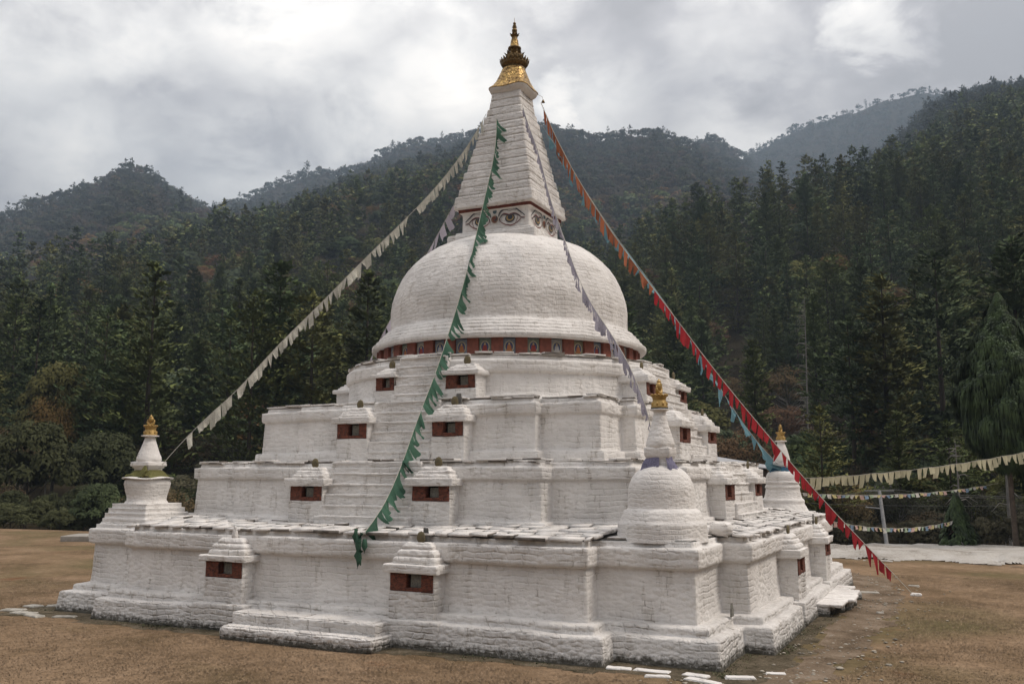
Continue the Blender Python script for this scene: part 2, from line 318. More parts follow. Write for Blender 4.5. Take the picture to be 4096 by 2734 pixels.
def brickmat():
    m, t, b = mat('red_ochre_stone'); b.inputs['Roughness'].default_value = .9
    co = nd(t, 'ShaderNodeTexCoord'); V = co.outputs['Object']
    mp = nd(t, 'ShaderNodeMapping'); mp.inputs['Scale'].default_value = (1, 1, 2.6); lk(t, V, mp.inputs[0])
    v = nd(t, 'ShaderNodeTexVoronoi', ins={'Scale': 6.5}, feature='DISTANCE_TO_EDGE'); lk(t, mp.outputs[0], v.inputs['Vector'])
    n = nd(t, 'ShaderNodeTexNoise', ins={'Scale': 12.0, 'Detail': 5.0}); lk(t, V, n.inputs['Vector'])
    r = nd(t, 'ShaderNodeValToRGB'); r.color_ramp.elements[0].color = (.085, .030, .018, 1); r.color_ramp.elements[1].color = (.21, .062, .034, 1); r.color_ramp.elements[0].position = .3; r.color_ramp.elements[1].position = .7
    lk(t, n.outputs[0], r.inputs[0])
    e = nd(t, 'ShaderNodeMapRange'); lk(t, v.outputs[0], e.inputs[0]); e.inputs[1].default_value = .0; e.inputs[2].default_value = .06
    mx_ = nd(t, 'ShaderNodeMix', data_type='RGBA'); lk(t, e.outputs[0], mx_.inputs[0]); mx_.inputs[6].default_value = (.035, .012, .01, 1); lk(t, r.outputs[0], mx_.inputs[7])
    lk(t, mx_.outputs[2], b.inputs['Base Color'])
    bp = nd(t, 'ShaderNodeBump', ins={'Strength': .8, 'Distance': .03}); lk(t, e.outputs[0], bp.inputs['Height']); lk(t, bp.outputs[0], b.inputs['Normal'])
    return m
M_brick = brickmat()
M_redwood = simple('maroon_painted_board', (.17, .050, .031), .7, var=.3, scale=9)
M_redband = simple('maroon_band', (.13, .032, .022), .7, var=.3, scale=8)
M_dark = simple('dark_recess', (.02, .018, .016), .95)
M_tablet = simple('grey_slate_tablet', (.17, .165, .14), .85, bump=.8, var=.35, scale=22)
M_moss = simple('lichen_covered_stone', (.20, .16, .075), .9, noise=(.10, .085, .055), bump=.8, scale=14)
def goldmat():
    m, t, b = mat('gilded_copper'); b.inputs['Metallic'].default_value = .8; b.inputs['Roughness'].default_value = .42
    co = nd(t, 'ShaderNodeTexCoord'); n = nd(t, 'ShaderNodeTexNoise', ins={'Scale': 5.0, 'Detail': 7.0, 'Roughness': .7}); lk(t, co.outputs['Object'], n.inputs['Vector'])
    r = nd(t, 'ShaderNodeValToRGB'); lk(t, n.outputs[0], r.inputs[0]); el = r.color_ramp.elements; el[0].position = .36; el[0].color = (.10, .06, .025, 1); el[1].position = .62; el[1].color = (.56, .38, .14, 1); q = el.new(.46); q.color = (.33, .21, .08, 1); lk(t, r.outputs[0], b.inputs['Base Color'])
    v = nd(t, 'ShaderNodeTexVoronoi', ins={'Scale': 7.5}, feature='DISTANCE_TO_EDGE'); lk(t, co.outputs['Object'], v.inputs['Vector']); mr = nd(t, 'ShaderNodeMapRange'); lk(t, v.outputs[0], mr.inputs[0]); mr.inputs[2].default_value = .12
    bp = nd(t, 'ShaderNodeBump', ins={'Strength': .9, 'Distance': .03}); lk(t, mr.outputs[0], bp.inputs['Height']); lk(t, bp.outputs[0], b.inputs['Normal']); return m
M_gold = goldmat()
M_goldp = simple('yellow_gilt_paint', (.34, .21, .06), .5, .35, noise=(.50, .33, .11), bump=.1, scale=9)
M_bronze = simple('tarnished_copper', (.10, .065, .028), .5, .6, noise=(.22, .14, .05), bump=.4, scale=16)
M_black = simple('black_bitumen', (.02, .02, .02), .8)
M_rope = simple('pale_cord', (.45, .43, .38), .9)
M_ropey = simple('yellowish_cord', (.42, .34, .17), .9)
M_ink = simple('blue_black_paint', (.035, .045, .06), .7, var=.3)
M_eyered = simple('eye_red_paint', (.15, .03, .022), .7, var=.3)
M_iris = simple('ochre_paint', (.36, .24, .10), .7, var=.3)
M_blue = simple('teal_paint', (.07, .13, .16), .7)
def cloth(name, col, tr=.35, printed=.0):
    m, t, b = mat(name); b.inputs['Roughness'].default_value = .9; b.inputs['Specular IOR Level'].default_value = .1
    co = nd(t, 'ShaderNodeTexCoord'); n = nd(t, 'ShaderNodeTexNoise', ins={'Scale': 40.0, 'Detail': 3.0}); lk(t, co.outputs['Object'], n.inputs['Vector'])
    oi = nd(t, 'ShaderNodeObjectInfo'); c = np.array(col)
    r = nd(t, 'ShaderNodeValToRGB'); r.color_ramp.elements[0].position = .4; r.color_ramp.elements[0].color = (*(c * (1 - printed)), 1); r.color_ramp.elements[1].position = .55; r.color_ramp.elements[1].color = (*c, 1); lk(t, n.outputs[0], r.inputs[0])
    hv = nd(t, 'ShaderNodeHueSaturation'); mr = nd(t, 'ShaderNodeMapRange'); lk(t, oi.outputs['Random'], mr.inputs[0]); mr.inputs[3].default_value = .8; mr.inputs[4].default_value = 1.15; lk(t, mr.outputs[0], hv.inputs['Value']); lk(t, r.outputs[0], hv.inputs['Color'])
    lk(t, hv.outputs[0], b.inputs['Base Color'])
    tl = nd(t, 'ShaderNodeBsdfTranslucent'); lk(t, hv.outputs[0], tl.inputs[0]); ms = nd(t, 'ShaderNodeMixShader'); ms.inputs[0].default_value = tr
    lk(t, b.outputs[0], ms.inputs[1]); lk(t, tl.outputs[0], ms.inputs[2]); lk(t, ms.outputs[0], t.nodes['Material Output'].inputs[0])
    return m
C_cream = cloth('cream_cotton', (.60, .58, .50), .4, .25); C_green = cloth('green_cotton', (.08, .165, .115), .35, .2)
C_lav = cloth('lavender_cotton', (.40, .38, .45), .4, .3); C_pink = cloth('pale_lilac_cotton', (.55, .50, .56), .4, .15); C_orange = cloth('orange_cotton', (.33, .12, .065), .4, .1)
C_red = cloth('red_cotton', (.36, .035, .042), .4, .1); C_blue = cloth('light_blue_cotton', (.18, .33, .385), .4, .1)
C_yel = cloth('faded_yellow_cotton', (.56, .52, .36), .35, .2); C_oli = cloth('olive_gauze', (.30, .29, .12), .4, .3)
C_multi = [cloth('small_blue_cotton', (.24, .33, .45)), cloth('small_white_cotton', (.62, .60, .56)), cloth('small_pink_cotton', (.60, .42, .38)), cloth('small_green_cotton', (.42, .52, .38)), cloth('small_yellow_cotton', (.62, .55, .28))]
C_lavd = cloth('dusty_violet_gauze', (.24, .23, .33), .3, .35); C_blued = cloth('deep_blue_gauze', (.07, .17, .26), .3, .3)
# ================================================================== THE STUPA
stupa = tag(empty('stupa'), 'great whitewashed stone stupa with dome, painted eyes and stepped terraces', 'stupa')
def R3(c, m, J, z): return (c, m, J, z)
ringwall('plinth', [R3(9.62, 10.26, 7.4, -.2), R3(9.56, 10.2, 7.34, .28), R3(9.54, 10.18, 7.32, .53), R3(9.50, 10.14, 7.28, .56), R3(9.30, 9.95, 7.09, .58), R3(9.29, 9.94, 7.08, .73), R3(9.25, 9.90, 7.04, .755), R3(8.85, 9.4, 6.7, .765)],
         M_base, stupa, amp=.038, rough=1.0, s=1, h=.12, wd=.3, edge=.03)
ringwall('terrace', [R3(8.98, 9.62, 6.80, .70), R3(8.96, 9.60, 6.78, 1.0), R3(8.93, 9.55, 6.74, 1.86), R3(9.02, 9.65, 6.81, 1.885), R3(9.055, 9.69, 6.84, 1.92), R3(9.06, 9.69, 6.84, 2.28), R3(9.03, 9.66, 6.81, 2.305), R3(8.93, 9.5, 6.72, 2.32), R3(8.92, 9.49, 6.71, 2.43), R3(8.6, 9.3, 6.5, 2.44)],
         M_white, stupa, amp=.018, s=2, edge=.012)
ringwall('terrace', [R3(7.16, 7.82, 5.0, 2.42), R3(7.15, 7.81, 5.0, 2.68), R3(7.12, 7.78, 4.97, 2.71), R3(7.01, 7.68, 4.86, 2.72), R3(6.97, 7.62, 4.82, 3.71), R3(7.03, 7.69, 4.87, 3.73), R3(7.05, 7.71, 4.89, 3.77), R3(7.05, 7.71, 4.89, 4.04), R3(6.92, 7.58, 4.8, 4.07), R3(6.90, 7.56, 4.78, 4.16), R3(5.0, 5.0, 4.0, 4.17)],
         M_white, stupa, amp=.018, s=3, step=.075, edge=.012)
ringwall('terrace', [R3(5.79, 6.2, 4.1, 4.15), R3(5.78, 6.19, 4.1, 4.46), R3(5.76, 6.17, 4.07, 4.49), R3(5.64, 6.06, 3.97, 4.5), R3(5.60, 6.0, 3.93, 5.45), R3(5.65, 6.06, 3.97, 5.47), R3(5.67, 6.09, 3.99, 5.51), R3(5.67, 6.09, 3.99, 5.75), R3(5.55, 5.98, 3.9, 5.78), R3(5.53, 5.96, 3.88, 5.89), R3(4.0, 4.0, 3.0, 5.9)],
         M_white, stupa, amp=.018, s=4, step=.08, edge=.012)
DX, DY = .12, .058
lathewall('drum', [(5.62, 5.85), (5.6, 6.05), (5.45, 6.08), (5.40, 6.2), (5.37, 6.76), (5.44, 6.78), (5.47, 6.82), (5.47, 7.10), (5.44, 7.13), (5.33, 7.15), (5.32, 7.26), (4.5, 7.28), (4.3, 7.28)], M_round, stupa, DX, DY, amp=.018, s=5, step=.075)
# slate paving and copings ------------------------------------------------
def slabbox(a, b, c_, d, z, th, jit=.012, tilt=0.0):
    q = np.array([a, b, c_, d]); top = np.concatenate([q, z + rng.uniform(-jit, jit, (4, 1))], 1); top[:2, 2] += tilt; bot = top.copy(); bot[:, 2] -= th
    v = np.concatenate([bot, top]); f = np.array([[0, 3, 2, 1], [4, 5, 6, 7], [0, 1, 5, 4], [1, 2, 6, 5], [2, 3, 7, 6], [3, 0, 4, 7]]); return v, f
def darkedges(o, share):
    o.data.materials.append(M_edge); idx = np.zeros(len(o.data.polygons), np.int32); ns = len(idx) // 6
    pick = rng.random((ns, 6)) < share; pick[:, :2] = False; idx[:ns * 6][pick.reshape(-1)] = 1; o.data.polygons.foreach_set('material_index', idx)
M_edge = simple('unpainted_slate_edge', (.16, .14, .12), .9, bump=.5, var=.7, scale=5)
def paving(name, t0, t1, o0, o1, z, rows, sides, w=(.3, .85), th=.06, gap=.036, over=.07, corner=None, jit=.014, slope=.0):
    B = MB()
    for k in sides:
        a = k * PI / 2; ca, sa = math.cos(a), math.sin(a)
        def Wp(t, o): return (ca * t + sa * o, sa * t - ca * o)
        oo = np.linspace(o0, o1, rows + 1); oo[1:-1] += rng.uniform(-.05, .05, rows - 1)
        for r in range(rows):
            t = t0; wv = [rng.uniform(-.03, .03) for _ in range(2)]
            while t < t1 - .05:
                nx = min(t1, t + rng.uniform(*w));
                if t1 - nx < .15: nx = t1
                last = r == rows - 1; e = rng.uniform(-.02, over) if last else 0; j = lambda s_=.03: rng.uniform(-s_, s_)
                g = gap * rng.uniform(.5, 1.6); dz = rng.uniform(-.024, .026)
                if last and rng.random() < .12: dz += .02
                B.add(slabbox(Wp(t + g + j(), oo[r] + g + j(.02)), Wp(nx - g + j(), oo[r] + g + j(.02)), Wp(nx - g + j(), oo[r + 1] - g + e + j(.025)), Wp(t + g + j(), oo[r + 1] - g + e + j(.025)), z + dz + slope * (o1 - oo[r + 1]), th * rng.uniform(.8, 1.3), jit, slope * (oo[r + 1] - oo[r])))
                t = nx
        if corner:
            c0, c1, n = corner; cc = np.linspace(c0, c1, n + 1)
            for i in range(n):
                for q in range(n):
                    g = gap * .6; B.add(slabbox(Wp(cc[i] + g, cc[q] + g), Wp(cc[i + 1] - g, cc[q] + g), Wp(cc[i + 1] - g, cc[q + 1] - g), Wp(cc[i] + g, cc[q + 1] - g), z, th, .006))
    # slab orientation: keep faces outward whichever way the quad winds
    o = B.build(name, M_slab, stupa, smooth=False); me = o.data
    import bmesh
    bm = bmesh.new(); bm.from_mesh(me); bmesh.ops.recalc_face_normals(bm, faces=bm.faces); bm.to_mesh(me); bm.free(); darkedges(o, .22)
    return o
ringwall('paving_bed', [R3(8.9, 9.47, 6.7, 2.40), R3(8.85, 9.45, 6.68, 2.447), R3(6.9, 7.5, 4.8, 2.60)], M_gap, stupa, step=.3, vstep=.3, amp=.004, s=9)
paving('slate_paving', -6.9, 6.9, 7.3, 9.62, 2.492, 6, range(4), corner=(6.95, 8.86, 4), over=.10, slope=.078)
def coping(name, c, m, J, z, layers=1, lo=.3, hi=.9, over=.06, th=.04, depth=.35):
    B = MB(); P = poly(c, m, J); n = len(P)
    for l in range(layers):
        for k in range(n):
            a, b = P[k], P[(k + 1) % n]; Ld = np.linalg.norm(b - a); u = (b - a) / Ld; nn = np.array([u[1], -u[0]]); t = 0
            while t < Ld - .03:
                nx = min(Ld, t + rng.uniform(lo, hi)); nx = Ld if Ld - nx < .15 else nx
                e = rng.uniform(-.05, over); j = lambda s_=.02: rng.uniform(-s_, s_)
                if l and rng.random() < .45: t = nx; continue
                a0 = a + u * (t + .012); b0 = a + u * (nx - .012); zz_ = z + l * th * 1.05 + rng.uniform(-.012, .012)
                B.add(slabbox(a0 - nn * depth, b0 - nn * depth, b0 + nn * (e + j()), a0 + nn * (e + j()), zz_, th * rng.uniform(.7, 1.3), .008)); t = nx
    o = B.build(name, M_slab, stupa, smooth=False)
    import bmesh
    bm = bmesh.new(); bm.from_mesh(o.data); bmesh.ops.recalc_face_normals(bm, faces=bm.faces); bm.to_mesh(o.data); bm.free(); darkedges(o, .3)
    return o
coping('coping', 6.93, 7.59, 4.81, 4.215, 2); coping('coping', 5.56, 5.99, 3.91, 5.945, 2)
B = MB()
for l in range(2):
    a = 0
    while a < 2 * PI:
        da = rng.uniform(.05, .15); r = 5.36 + rng.uniform(-.05, .07)
        if l == 0 or rng.random() < .5:
            q = [(DX + rr * math.cos(x), DY + rr * math.sin(x)) for rr, x in ((5.0, a), (5.0, a + da * .96), (r, a + da * .96), (r + rng.uniform(-.02, .02), a + .004))]
            B.add(slabbox(*q, 7.325 + l * .042 + rng.uniform(-.012, .012), .04, .008))
        a += da
o = B.build('coping', M_slab, stupa, smooth=False)
import bmesh
bm = bmesh.new(); bm.from_mesh(o.data); bmesh.ops.recalc_face_normals(bm, faces=bm.faces); bm.to_mesh(o.data); bm.free(); darkedges(o, .35)
# ---- niche shrines -------------------------------------------------------
def boxvf(t0, t1, o0, o1, z0, z1, side, r=.02, **k):
    c = ((t0 + t1) / 2, -(o0 + o1) / 2, (z0 + z1) / 2); sz = (t1 - t0, o1 - o0, z1 - z0)
    if side == 'R': c = ((o0 + o1) / 2, (t0 + t1) / 2, (z0 + z1) / 2); sz = (o1 - o0, t1 - t0, z1 - z0)
    return lump(c, sz, r=r, **k)
SHR = {'F': [], 'R': []}
def shrine(side, t0, t1, v, wo, zb, zr0, zr1, zs1, zt, kind='disc', tab=(.40, .30), sd=0, bay=None):
    w_ = t1 - t0; B = MB(); st = .05
    B.add(boxvf(t0, t1, wo, v, zb, zr0 - .004, side, .025, step=st, amp=.022, s=sd + 11))
    B.add(boxvf(t0, t1, wo, v - .22, zr0 - .08, zr1 + .05, side, .02, step=.12, amp=.006, s=sd))
    ck = .035
    B.add(boxvf(t0, t0 + ck, v - .24, v - .012, zr0 - .03, zr1 + .03, side, .012, step=.06, amp=.008, s=sd)); B.add(boxvf(t1 - ck, t1, v - .24, v - .012, zr0 - .03, zr1 + .03, side, .012, step=.06, amp=.008, s=sd))
    if bay: B.add(boxvf(t0 - .22, t1 + .22, wo, bay[0], bay[1], bay[2], side, .04, step=.06, amp=.03, s=sd + 3, h=.12))
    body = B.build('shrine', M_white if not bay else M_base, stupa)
    kids = []
    ta = t0 + w_ * tab[0] - .02; tb = ta + w_ * tab[1] + .05; B = MB()
    if side == 'R': ta, tb = t0 + t1 - tb, t0 + t1 - ta
    B.add(boxvf(t0 + ck, ta, v - .2, v + .004, zr0, zr1 + .02, side, .015, step=.05, amp=.018, s=sd + 5)); B.add(boxvf(tb, t1 - ck, v - .2, v + .004, zr0, zr1 + .02, side, .015, step=.05, amp=.018, s=sd + 6))
    B.add(boxvf(ta - .02, tb + .02, v - .2, v + .002, zr0, zr0 + .085, side, .015, step=.05, amp=.014, s=sd + 7))
    kids.append(B.build('brick_panel', M_brick, body))
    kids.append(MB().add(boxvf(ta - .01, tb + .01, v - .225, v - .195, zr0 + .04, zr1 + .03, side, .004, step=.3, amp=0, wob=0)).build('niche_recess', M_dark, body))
    kids.append(MB().add(boxvf(ta + .07, tb - .01, v - .14, v - .10, zr0 + .08, zr1 - .03, side, .018, step=.06, amp=.012, s=sd + 8)).build('slate_tablet', M_tablet, body))
    B = MB(); zs = zr1 + .012
    B.add(boxvf(t0 - .12, t1 + .11, wo, v + .10, zs, zs1, side, .03, step=.05, amp=.026, rough=1.5, h=.07, s=sd + 9))
    kids.append(B.build('eave_slab', M_slab, body))
    c = ((t0 + t1) / 2 + .02, -(wo + v - .05) / 2 - .03); B = MB(); dd = v - .05 - wo
    hh = zt - zs1
    for q, (sh, tp) in enumerate(((1.0, .06), (.92, .10), (.76, .2))):
        z0 = zs1 - .02 + hh * q / 3.0; z1 = zs1 + hh * (q + 1) / 3.0 + .005
        szz = (w_ * sh, dd * (1.02 - .07 * q), z1 - z0)
        cc = (c[0], c[1] + .04 * q, (z0 + z1) / 2) if side == 'F' else (-c[1] - .04 * q, (t0 + t1) / 2 + .0, (z0 + z1) / 2)
        B.add(lump(cc, szz if side == 'F' else (szz[1], szz[0], szz[2]), r=min(.11, szz[2] * .48), step=.045, amp=.05, s=sd + 20 + q, taper=tp))
    kids.append(B.build('roof_cap', M_slab, body))
    fc = np.array([c[0] + .03, -(v - .32), zt]) if side == 'F' else np.array([v - .32, (t0 + t1) / 2, zt])
    if kind == 'disc':
        P, F = lathe([(0, -.5), (.3, -.42), (.46, -.2), (.5, 0), (.46, .22), (.3, .42), (0, .5)], 16); P = P * np.array([.24, .09, .30]) * .95
        if side == 'R': P = P[:, [1, 0, 2]]
        P = P + .012 * np.stack([vnoise(P[:, 0] * 20, P[:, 1] * 20, P[:, 2] * 20, q) - .5 for q in range(3)], 1)
        kids.append(mesh('finial_stone', P + fc + [0, 0, .11], F if side == 'F' else F[:, ::-1], M_moss, body, True))
    elif kind == 'spike':
        V_, F_ = lump(fc + [0, 0, .13], (.2, .16, .34), r=.07, step=.04, amp=.04, taper=.65, s=sd); kids.append(mesh('finial_stone', V_, F_, M_slab, body, True))
    if kind == 'disc' and sd % 3 == 0:
        V_, F_ = lump(fc + ([.07, .1, .15] if side == 'F' else [-.1, .07, .15]), (.24, .04, .36) if side == 'F' else (.04, .24, .36), r=.015, step=.05, amp=.03, taper=.5, s=sd, tilt=0); kids.append(mesh('leaning_slate', V_, F_, M_slate, body, False))
    KIDS[body.name] = kids; SHR[side].append(body); return body
# terrace 1..4, front
shrine('F', 2.10, 3.30, 10.07, 9.3, .6, 1.24, 1.63, 1.83, 2.31, 'disc', sd=0, bay=(10.24, .05, .62))
shrine('F', -3.53, -2.27, 10.07, 9.3, .6, 1.28, 1.665, 1.83, 2.25, 'spike', sd=1, bay=(10.26, .05, .66))
shrine('F', 1.42, 2.56, 8.12, 7.4, 2.45, 3.20, 3.56, 3.77, 4.06, 'disc', sd=2)
shrine('F', -2.49, -1.36, 8.12, 7.4, 2.45, 3.17, 3.54, 3.76, 4.05, 'disc', sd=4)
shrine('F', 1.02, 2.06, 6.52, 5.8, 4.2, 4.90, 5.275, 5.48, 5.75, 'disc', sd=6)
shrine('F', -2.16, -1.07, 6.52, 5.8, 4.2, 4.88, 5.29, 5.48, 5.76, 'disc', sd=5)
shrine('F', .92, 1.94, 5.62, 4.8, 5.92, 6.28, 6.65, 6.80, 6.99, 'disc', sd=7)
shrine('F', -1.47, -.78, 5.62, 4.8, 5.92, 6.31, 6.67, 6.79, 6.98, 'disc', sd=8)
# right-hand face
shrine('R', -3.07, -1.86, 10.07, 9.3, .6, 1.27, 1.69, 1.92, 2.28, 'disc', sd=10, bay=(10.24, .05, .62))
shrine('R', 2.12, 3.06, 10.07, 9.3, .6, 1.38, 1.73, 1.95, 2.30, 'disc', sd=12, bay=(10.2, .05, .62))
shrine('R', -2.52, -1.40, 8.12, 7.4, 2.45, 3.15, 3.57, 3.77, 4.06, 'none', sd=13)
shrine('R', 1.45, 2.50, 8.12, 7.4, 2.45, 3.19, 3.56, 3.77, 4.05, 'disc', sd=14)
shrine('R', -2.05, -.87, 6.74, 5.8, 4.2, 4.80, 5.23, 5.45, 5.74, 'none', sd=16)
shrine('R', 1.22, 2.3, 6.74, 5.8, 4.2, 4.87, 5.22, 5.45, 5.76, 'disc', sd=17)
shrine('R', -2.15, -1.06, 5.79, 4.8, 5.92, 6.19, 6.56, 6.80, 7.0, 'disc', sd=19)
shrine('R', 1.27, 2.3, 5.79, 4.8, 5.92, 6.24, 6.60, 6.79, 7.02, 'disc', sd=20)
for b in list(SHR['F']):
    c = copy_tree(b, stupa); c.rotation_euler[2] = -PI / 2
for b in list(SHR['R']):
    c = copy_tree(b, stupa); c.rotation_euler[2] = PI / 2
# ---- stairs up the middle of every side ----------------------------------
ST = []
def stair(side, sets):
    B = MB()
    for (t0, t1, zz_, oo, inner) in sets:
        for k in range(len(oo)):
            j = rng.uniform(-.03, .03, 2); z0 = zz_[k] - .12; z1 = zz_[k + 1]
            B.add(boxvf(t0 + j[0], t1 + j[1], inner, oo[k], z0, z1, side, .035, step=.06, amp=.03, s=30 + k, h=.09))
            B.add(boxvf(t0 + .1, t1 - .1, inner, oo[k] + .022, z1 - .05, z1 + .006, side, .018, step=.06, amp=.02, s=50 + k))
    return B.build('stair', M_white, stupa)
sf = stair('F', [(-1.46, 1.45, [2.4, 2.78, 3.06, 3.34, 3.61, 3.9, 4.19], [8.28, 8.12, 8.02, 7.90, 7.78, 7.68], 7.0), (-1.09, 1.05, [4.15, 4.49, 4.78, 5.06, 5.34, 5.62, 5.92], [6.62, 6.47, 6.36, 6.27, 6.19, 6.12], 5.4), (-.80, .94, [5.85, 6.17, 6.44, 6.71, 6.98, 7.27], [5.75, 5.66, 5.58, 5.5, 5.42], 4.6)])
sr = stair('R', [(-1.42, 1.46, [2.4, 2.74, 3.04, 3.33, 3.61, 3.9, 4.19], [8.32, 8.18, 8.05, 7.95, 7.85, 7.72], 7.0), (-.9, 1.24, [4.15, 4.46, 4.76, 5.05, 5.34, 5.63, 5.92], [6.82, 6.68, 6.55, 6.42, 6.3, 6.2], 5.4), (-1.08, 1.29, [5.85, 6.15, 6.43, 6.71, 6.98, 7.27], [5.95, 5.84, 5.72, 5.6, 5.48], 4.6)])
for src, a in ((sf, -PI / 2), (sr, PI / 2)):
    c = src.copy(); COL.objects.link(c); c.rotation_euler[2] = a
B = MB()   # two rough steps at the foot of the front face
B.add(lump((.13, -10.42, .30), (4.15, .62, .54), r=.05, amp=.05, h=.12, s=60)); B.add(lump((.17, -10.6, .06), (4.35, 1.0, .46), r=.06, amp=.07, h=.12, s=61))
for k in range(6):
    x = -1.6 + k * .68 + rng.uniform(-.1, .1); B.add(lump((x, -10.72 + rng.uniform(-.05, .05), .29), (.66, .66, .06), r=.025, amp=.02, s=70 + k, rot=rng.uniform(-.06, .06))); B.add(lump((x, -10.38, .565), (.7, .62, .055), r=.025, amp=.02, s=80 + k, rot=rng.uniform(-.05, .05)))
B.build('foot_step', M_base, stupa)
# ---- ring of painted panels under the dome ------------------------------
ring = lathewall('panel_ring', [(4.33, 7.2), (4.33, 7.95), (4.2, 8.0)], M_dark, stupa, .135, .066, amp=.0, s=1)
NP = 38; ri = (.135, .066)
def sector(r0, r1, w_, z0, z1, rot, off=0):
    ca, sa = math.cos(rot), math.sin(rot); c = (ri[0] + ca * (r0 + r1) / 2, ri[1] + sa * (r0 + r1) / 2, (z0 + z1) / 2)
    V_, Nn_, F_ = boxgeo(r1 - r0, w_, z1 - z0, .008, .12); Rm = np.array([[ca, -sa, 0], [sa, ca, 0], [0, 0, 1]]); return V_ @ Rm.T + np.array(c), F_
def flatshape(pts, rad, rot, thick=0):
    """pts (u, z) on a vertical plane at radius rad facing outward at angle rot"""
    ca, sa = math.cos(rot), math.sin(rot); return np.array([(ri[0] + ca * rad - sa * u, ri[1] + sa * rad + ca * u, z) for u, z in pts])
M_pan = [simple('panel_ground_' + n, c, .7, var=.25, scale=14) for n, c in (('blue', (.17, .20, .25)), ('green', (.16, .19, .16)), ('grey', (.30, .30, .30)), ('olive', (.19, .18, .13)))]
M_halo = simple('painted_halo_yellow', (.42, .38, .25), .7); M_halod = simple('painted_halo_blue', (.05, .07, .16), .7)
M_fig = [simple('painted_robe_' + n, c, .7) for n, c in (('orange', (.36, .14, .05)), ('red', (.25, .04, .03)), ('white', (.40, .38, .36)))]
M_skin = simple('painted_skin', (.45, .33, .16), .7)
def ell(cu, cz, a, b, n=16): return [(cu + a * math.cos(t), cz + b * math.sin(t)) for t in np.linspace(0, 2 * PI, n, endpoint=False)]
for k in range(NP):
    ang = math.radians(296.65) + k * 2 * PI / NP; mid = ang + PI / NP
    V_, F_ = sector(4.36, 4.50, .355, 7.33, 7.93, mid + rng.uniform(-.003, .003)); mesh('painted_post', V_ + [0, 0, 0], F_, M_redwood, stupa, False)
    V_, F_ = sector(4.37, 4.40, .37, 7.40, 7.89, ang); pn = mesh('image_panel', V_, F_, M_pan[k % 4 if k % 5 else 0], stupa, False)
    r_ = 4.403; mesh('halo', flatshape(ell(0, 7.64, .145, .185, 20), r_, ang), [list(range(20))], M_halo, pn); mesh('halo_centre', flatshape(ell(0, 7.64, .112, .15, 20), r_ + .004, ang), [list(range(20))], M_halod, pn)
    f1 = flatshape([(-.11, 7.50), (.11, 7.50), (.07, 7.56), (.055, 7.68), (0, 7.70), (-.055, 7.68), (-.07, 7.56)], r_ + .008, ang); mesh('figure', f1, [list(range(7))], M_fig[(k * 7) % 3], pn)
    mesh('head', flatshape(ell(0, 7.725, .03, .036, 10), r_ + .011, ang), [list(range(10))], M_skin, pn)
# ---- dome -----------------------------------------------------------------
dome_prof = [(4.42, 7.95), (4.45, 7.905), (4.66, 7.90), (4.70, 7.94), (4.70, 8.06), (4.60, 8.08), (4.585, 8.18), (4.50, 8.20), (4.48, 8.30), (4.40, 8.32), (4.38, 8.41), (4.30, 8.43), (4.27, 8.52), (4.14, 8.56), (4.09, 8.66), (4.08, 9.0), (4.085, 9.3), (4.05, 9.6), (3.98, 9.85), (3.87, 10.15), (3.73, 10.45), (3.55, 10.72), (3.32, 10.98), (3.05, 11.22), (2.75, 11.43), (2.4, 11.60), (2.05, 11.73), (1.6, 11.84), (.8, 11.9)]
lathewall('dome', dome_prof, M_round, stupa, .15, .075, amp=.017, h=.105, wd=.27, s=6, step=.06, vstep=.045)
# ---- harmika (eye box), spire ----------------------------------------------
def sqpoly(w_, cx, cy, rot=.016):
    c, s = math.cos(rot), math.sin(rot); return np.array([(cx + c * x - s * y, cy + s * x + c * y) for x, y in ((-w_, -w_), (w_, -w_), (w_, w_), (-w_, w_))])
def sqwall(name, rows, material, parent, step=.05, vstep=.05, amp=.015, s=0, rough=1, rnd=.06, h=.1):
    """rows (w, cx, cy, z), rounded corners"""
    def rp(w_, cx, cy):
        out = []; r = rnd
        for k, (sx, sy) in enumerate(((1, -1), (1, 1), (-1, 1), (-1, -1))):
            a0 = -PI / 2 + k * PI / 2
            for q in range(5): a = a0 + q * PI / 8; out.append((sx * (w_ - r) + r * math.cos(a), sy * (w_ - r) + r * math.sin(a)))
            m = max(2, int(2 * (1.2) / step)); nx_ = [((1, 1), (w_, -1)), ]
        P = np.array(out); res = []
        for k in range(4):
            arc = P[k * 5:(k + 1) * 5]; nxt = P[((k + 1) * 5) % 20]; res += list(arc); m = int(2.4 / step)
            for q in range(1, m): res.append(arc[-1] + (nxt - arc[-1]) * q / m)
        res = np.array(res); c, s_ = math.cos(.016), math.sin(.016)
        return np.stack([cx + c * res[:, 0] - s_ * res[:, 1], cy + s_ * res[:, 0] + c * res[:, 1]], 1)
    out = []
    for k in range(len(rows) - 1):
        a, b = np.array(rows[k]), np.array(rows[k + 1]); m = max(1, int(round(np.hypot(b[0] - a[0], b[3] - a[3]) / vstep)))
        for q in range(m): v = a + (b - a) * q / m; out.append(np.concatenate([rp(*v[:3]), np.full((len(rp(*v[:3])), 1), v[3])], 1))
    v = rows[-1]; out.append(np.concatenate([rp(*v[:3]), np.full((len(rp(*v[:3])), 1), v[3])], 1)); P = np.array(out); Nn = gridnormals(P)
    D = disp_amount(P, Nn, amp, rough, h, .25, s) * (1 if amp > .01 else .25); D = np.where(np.abs(Nn[..., 2]) > .7, D * .5, D); Q = P + Nn * D[..., None]
    return mesh(name, Q.reshape(-1, 3), gridfaces(P.shape[0], P.shape[1], True), material, parent, True)
HX, HY = .2, .12
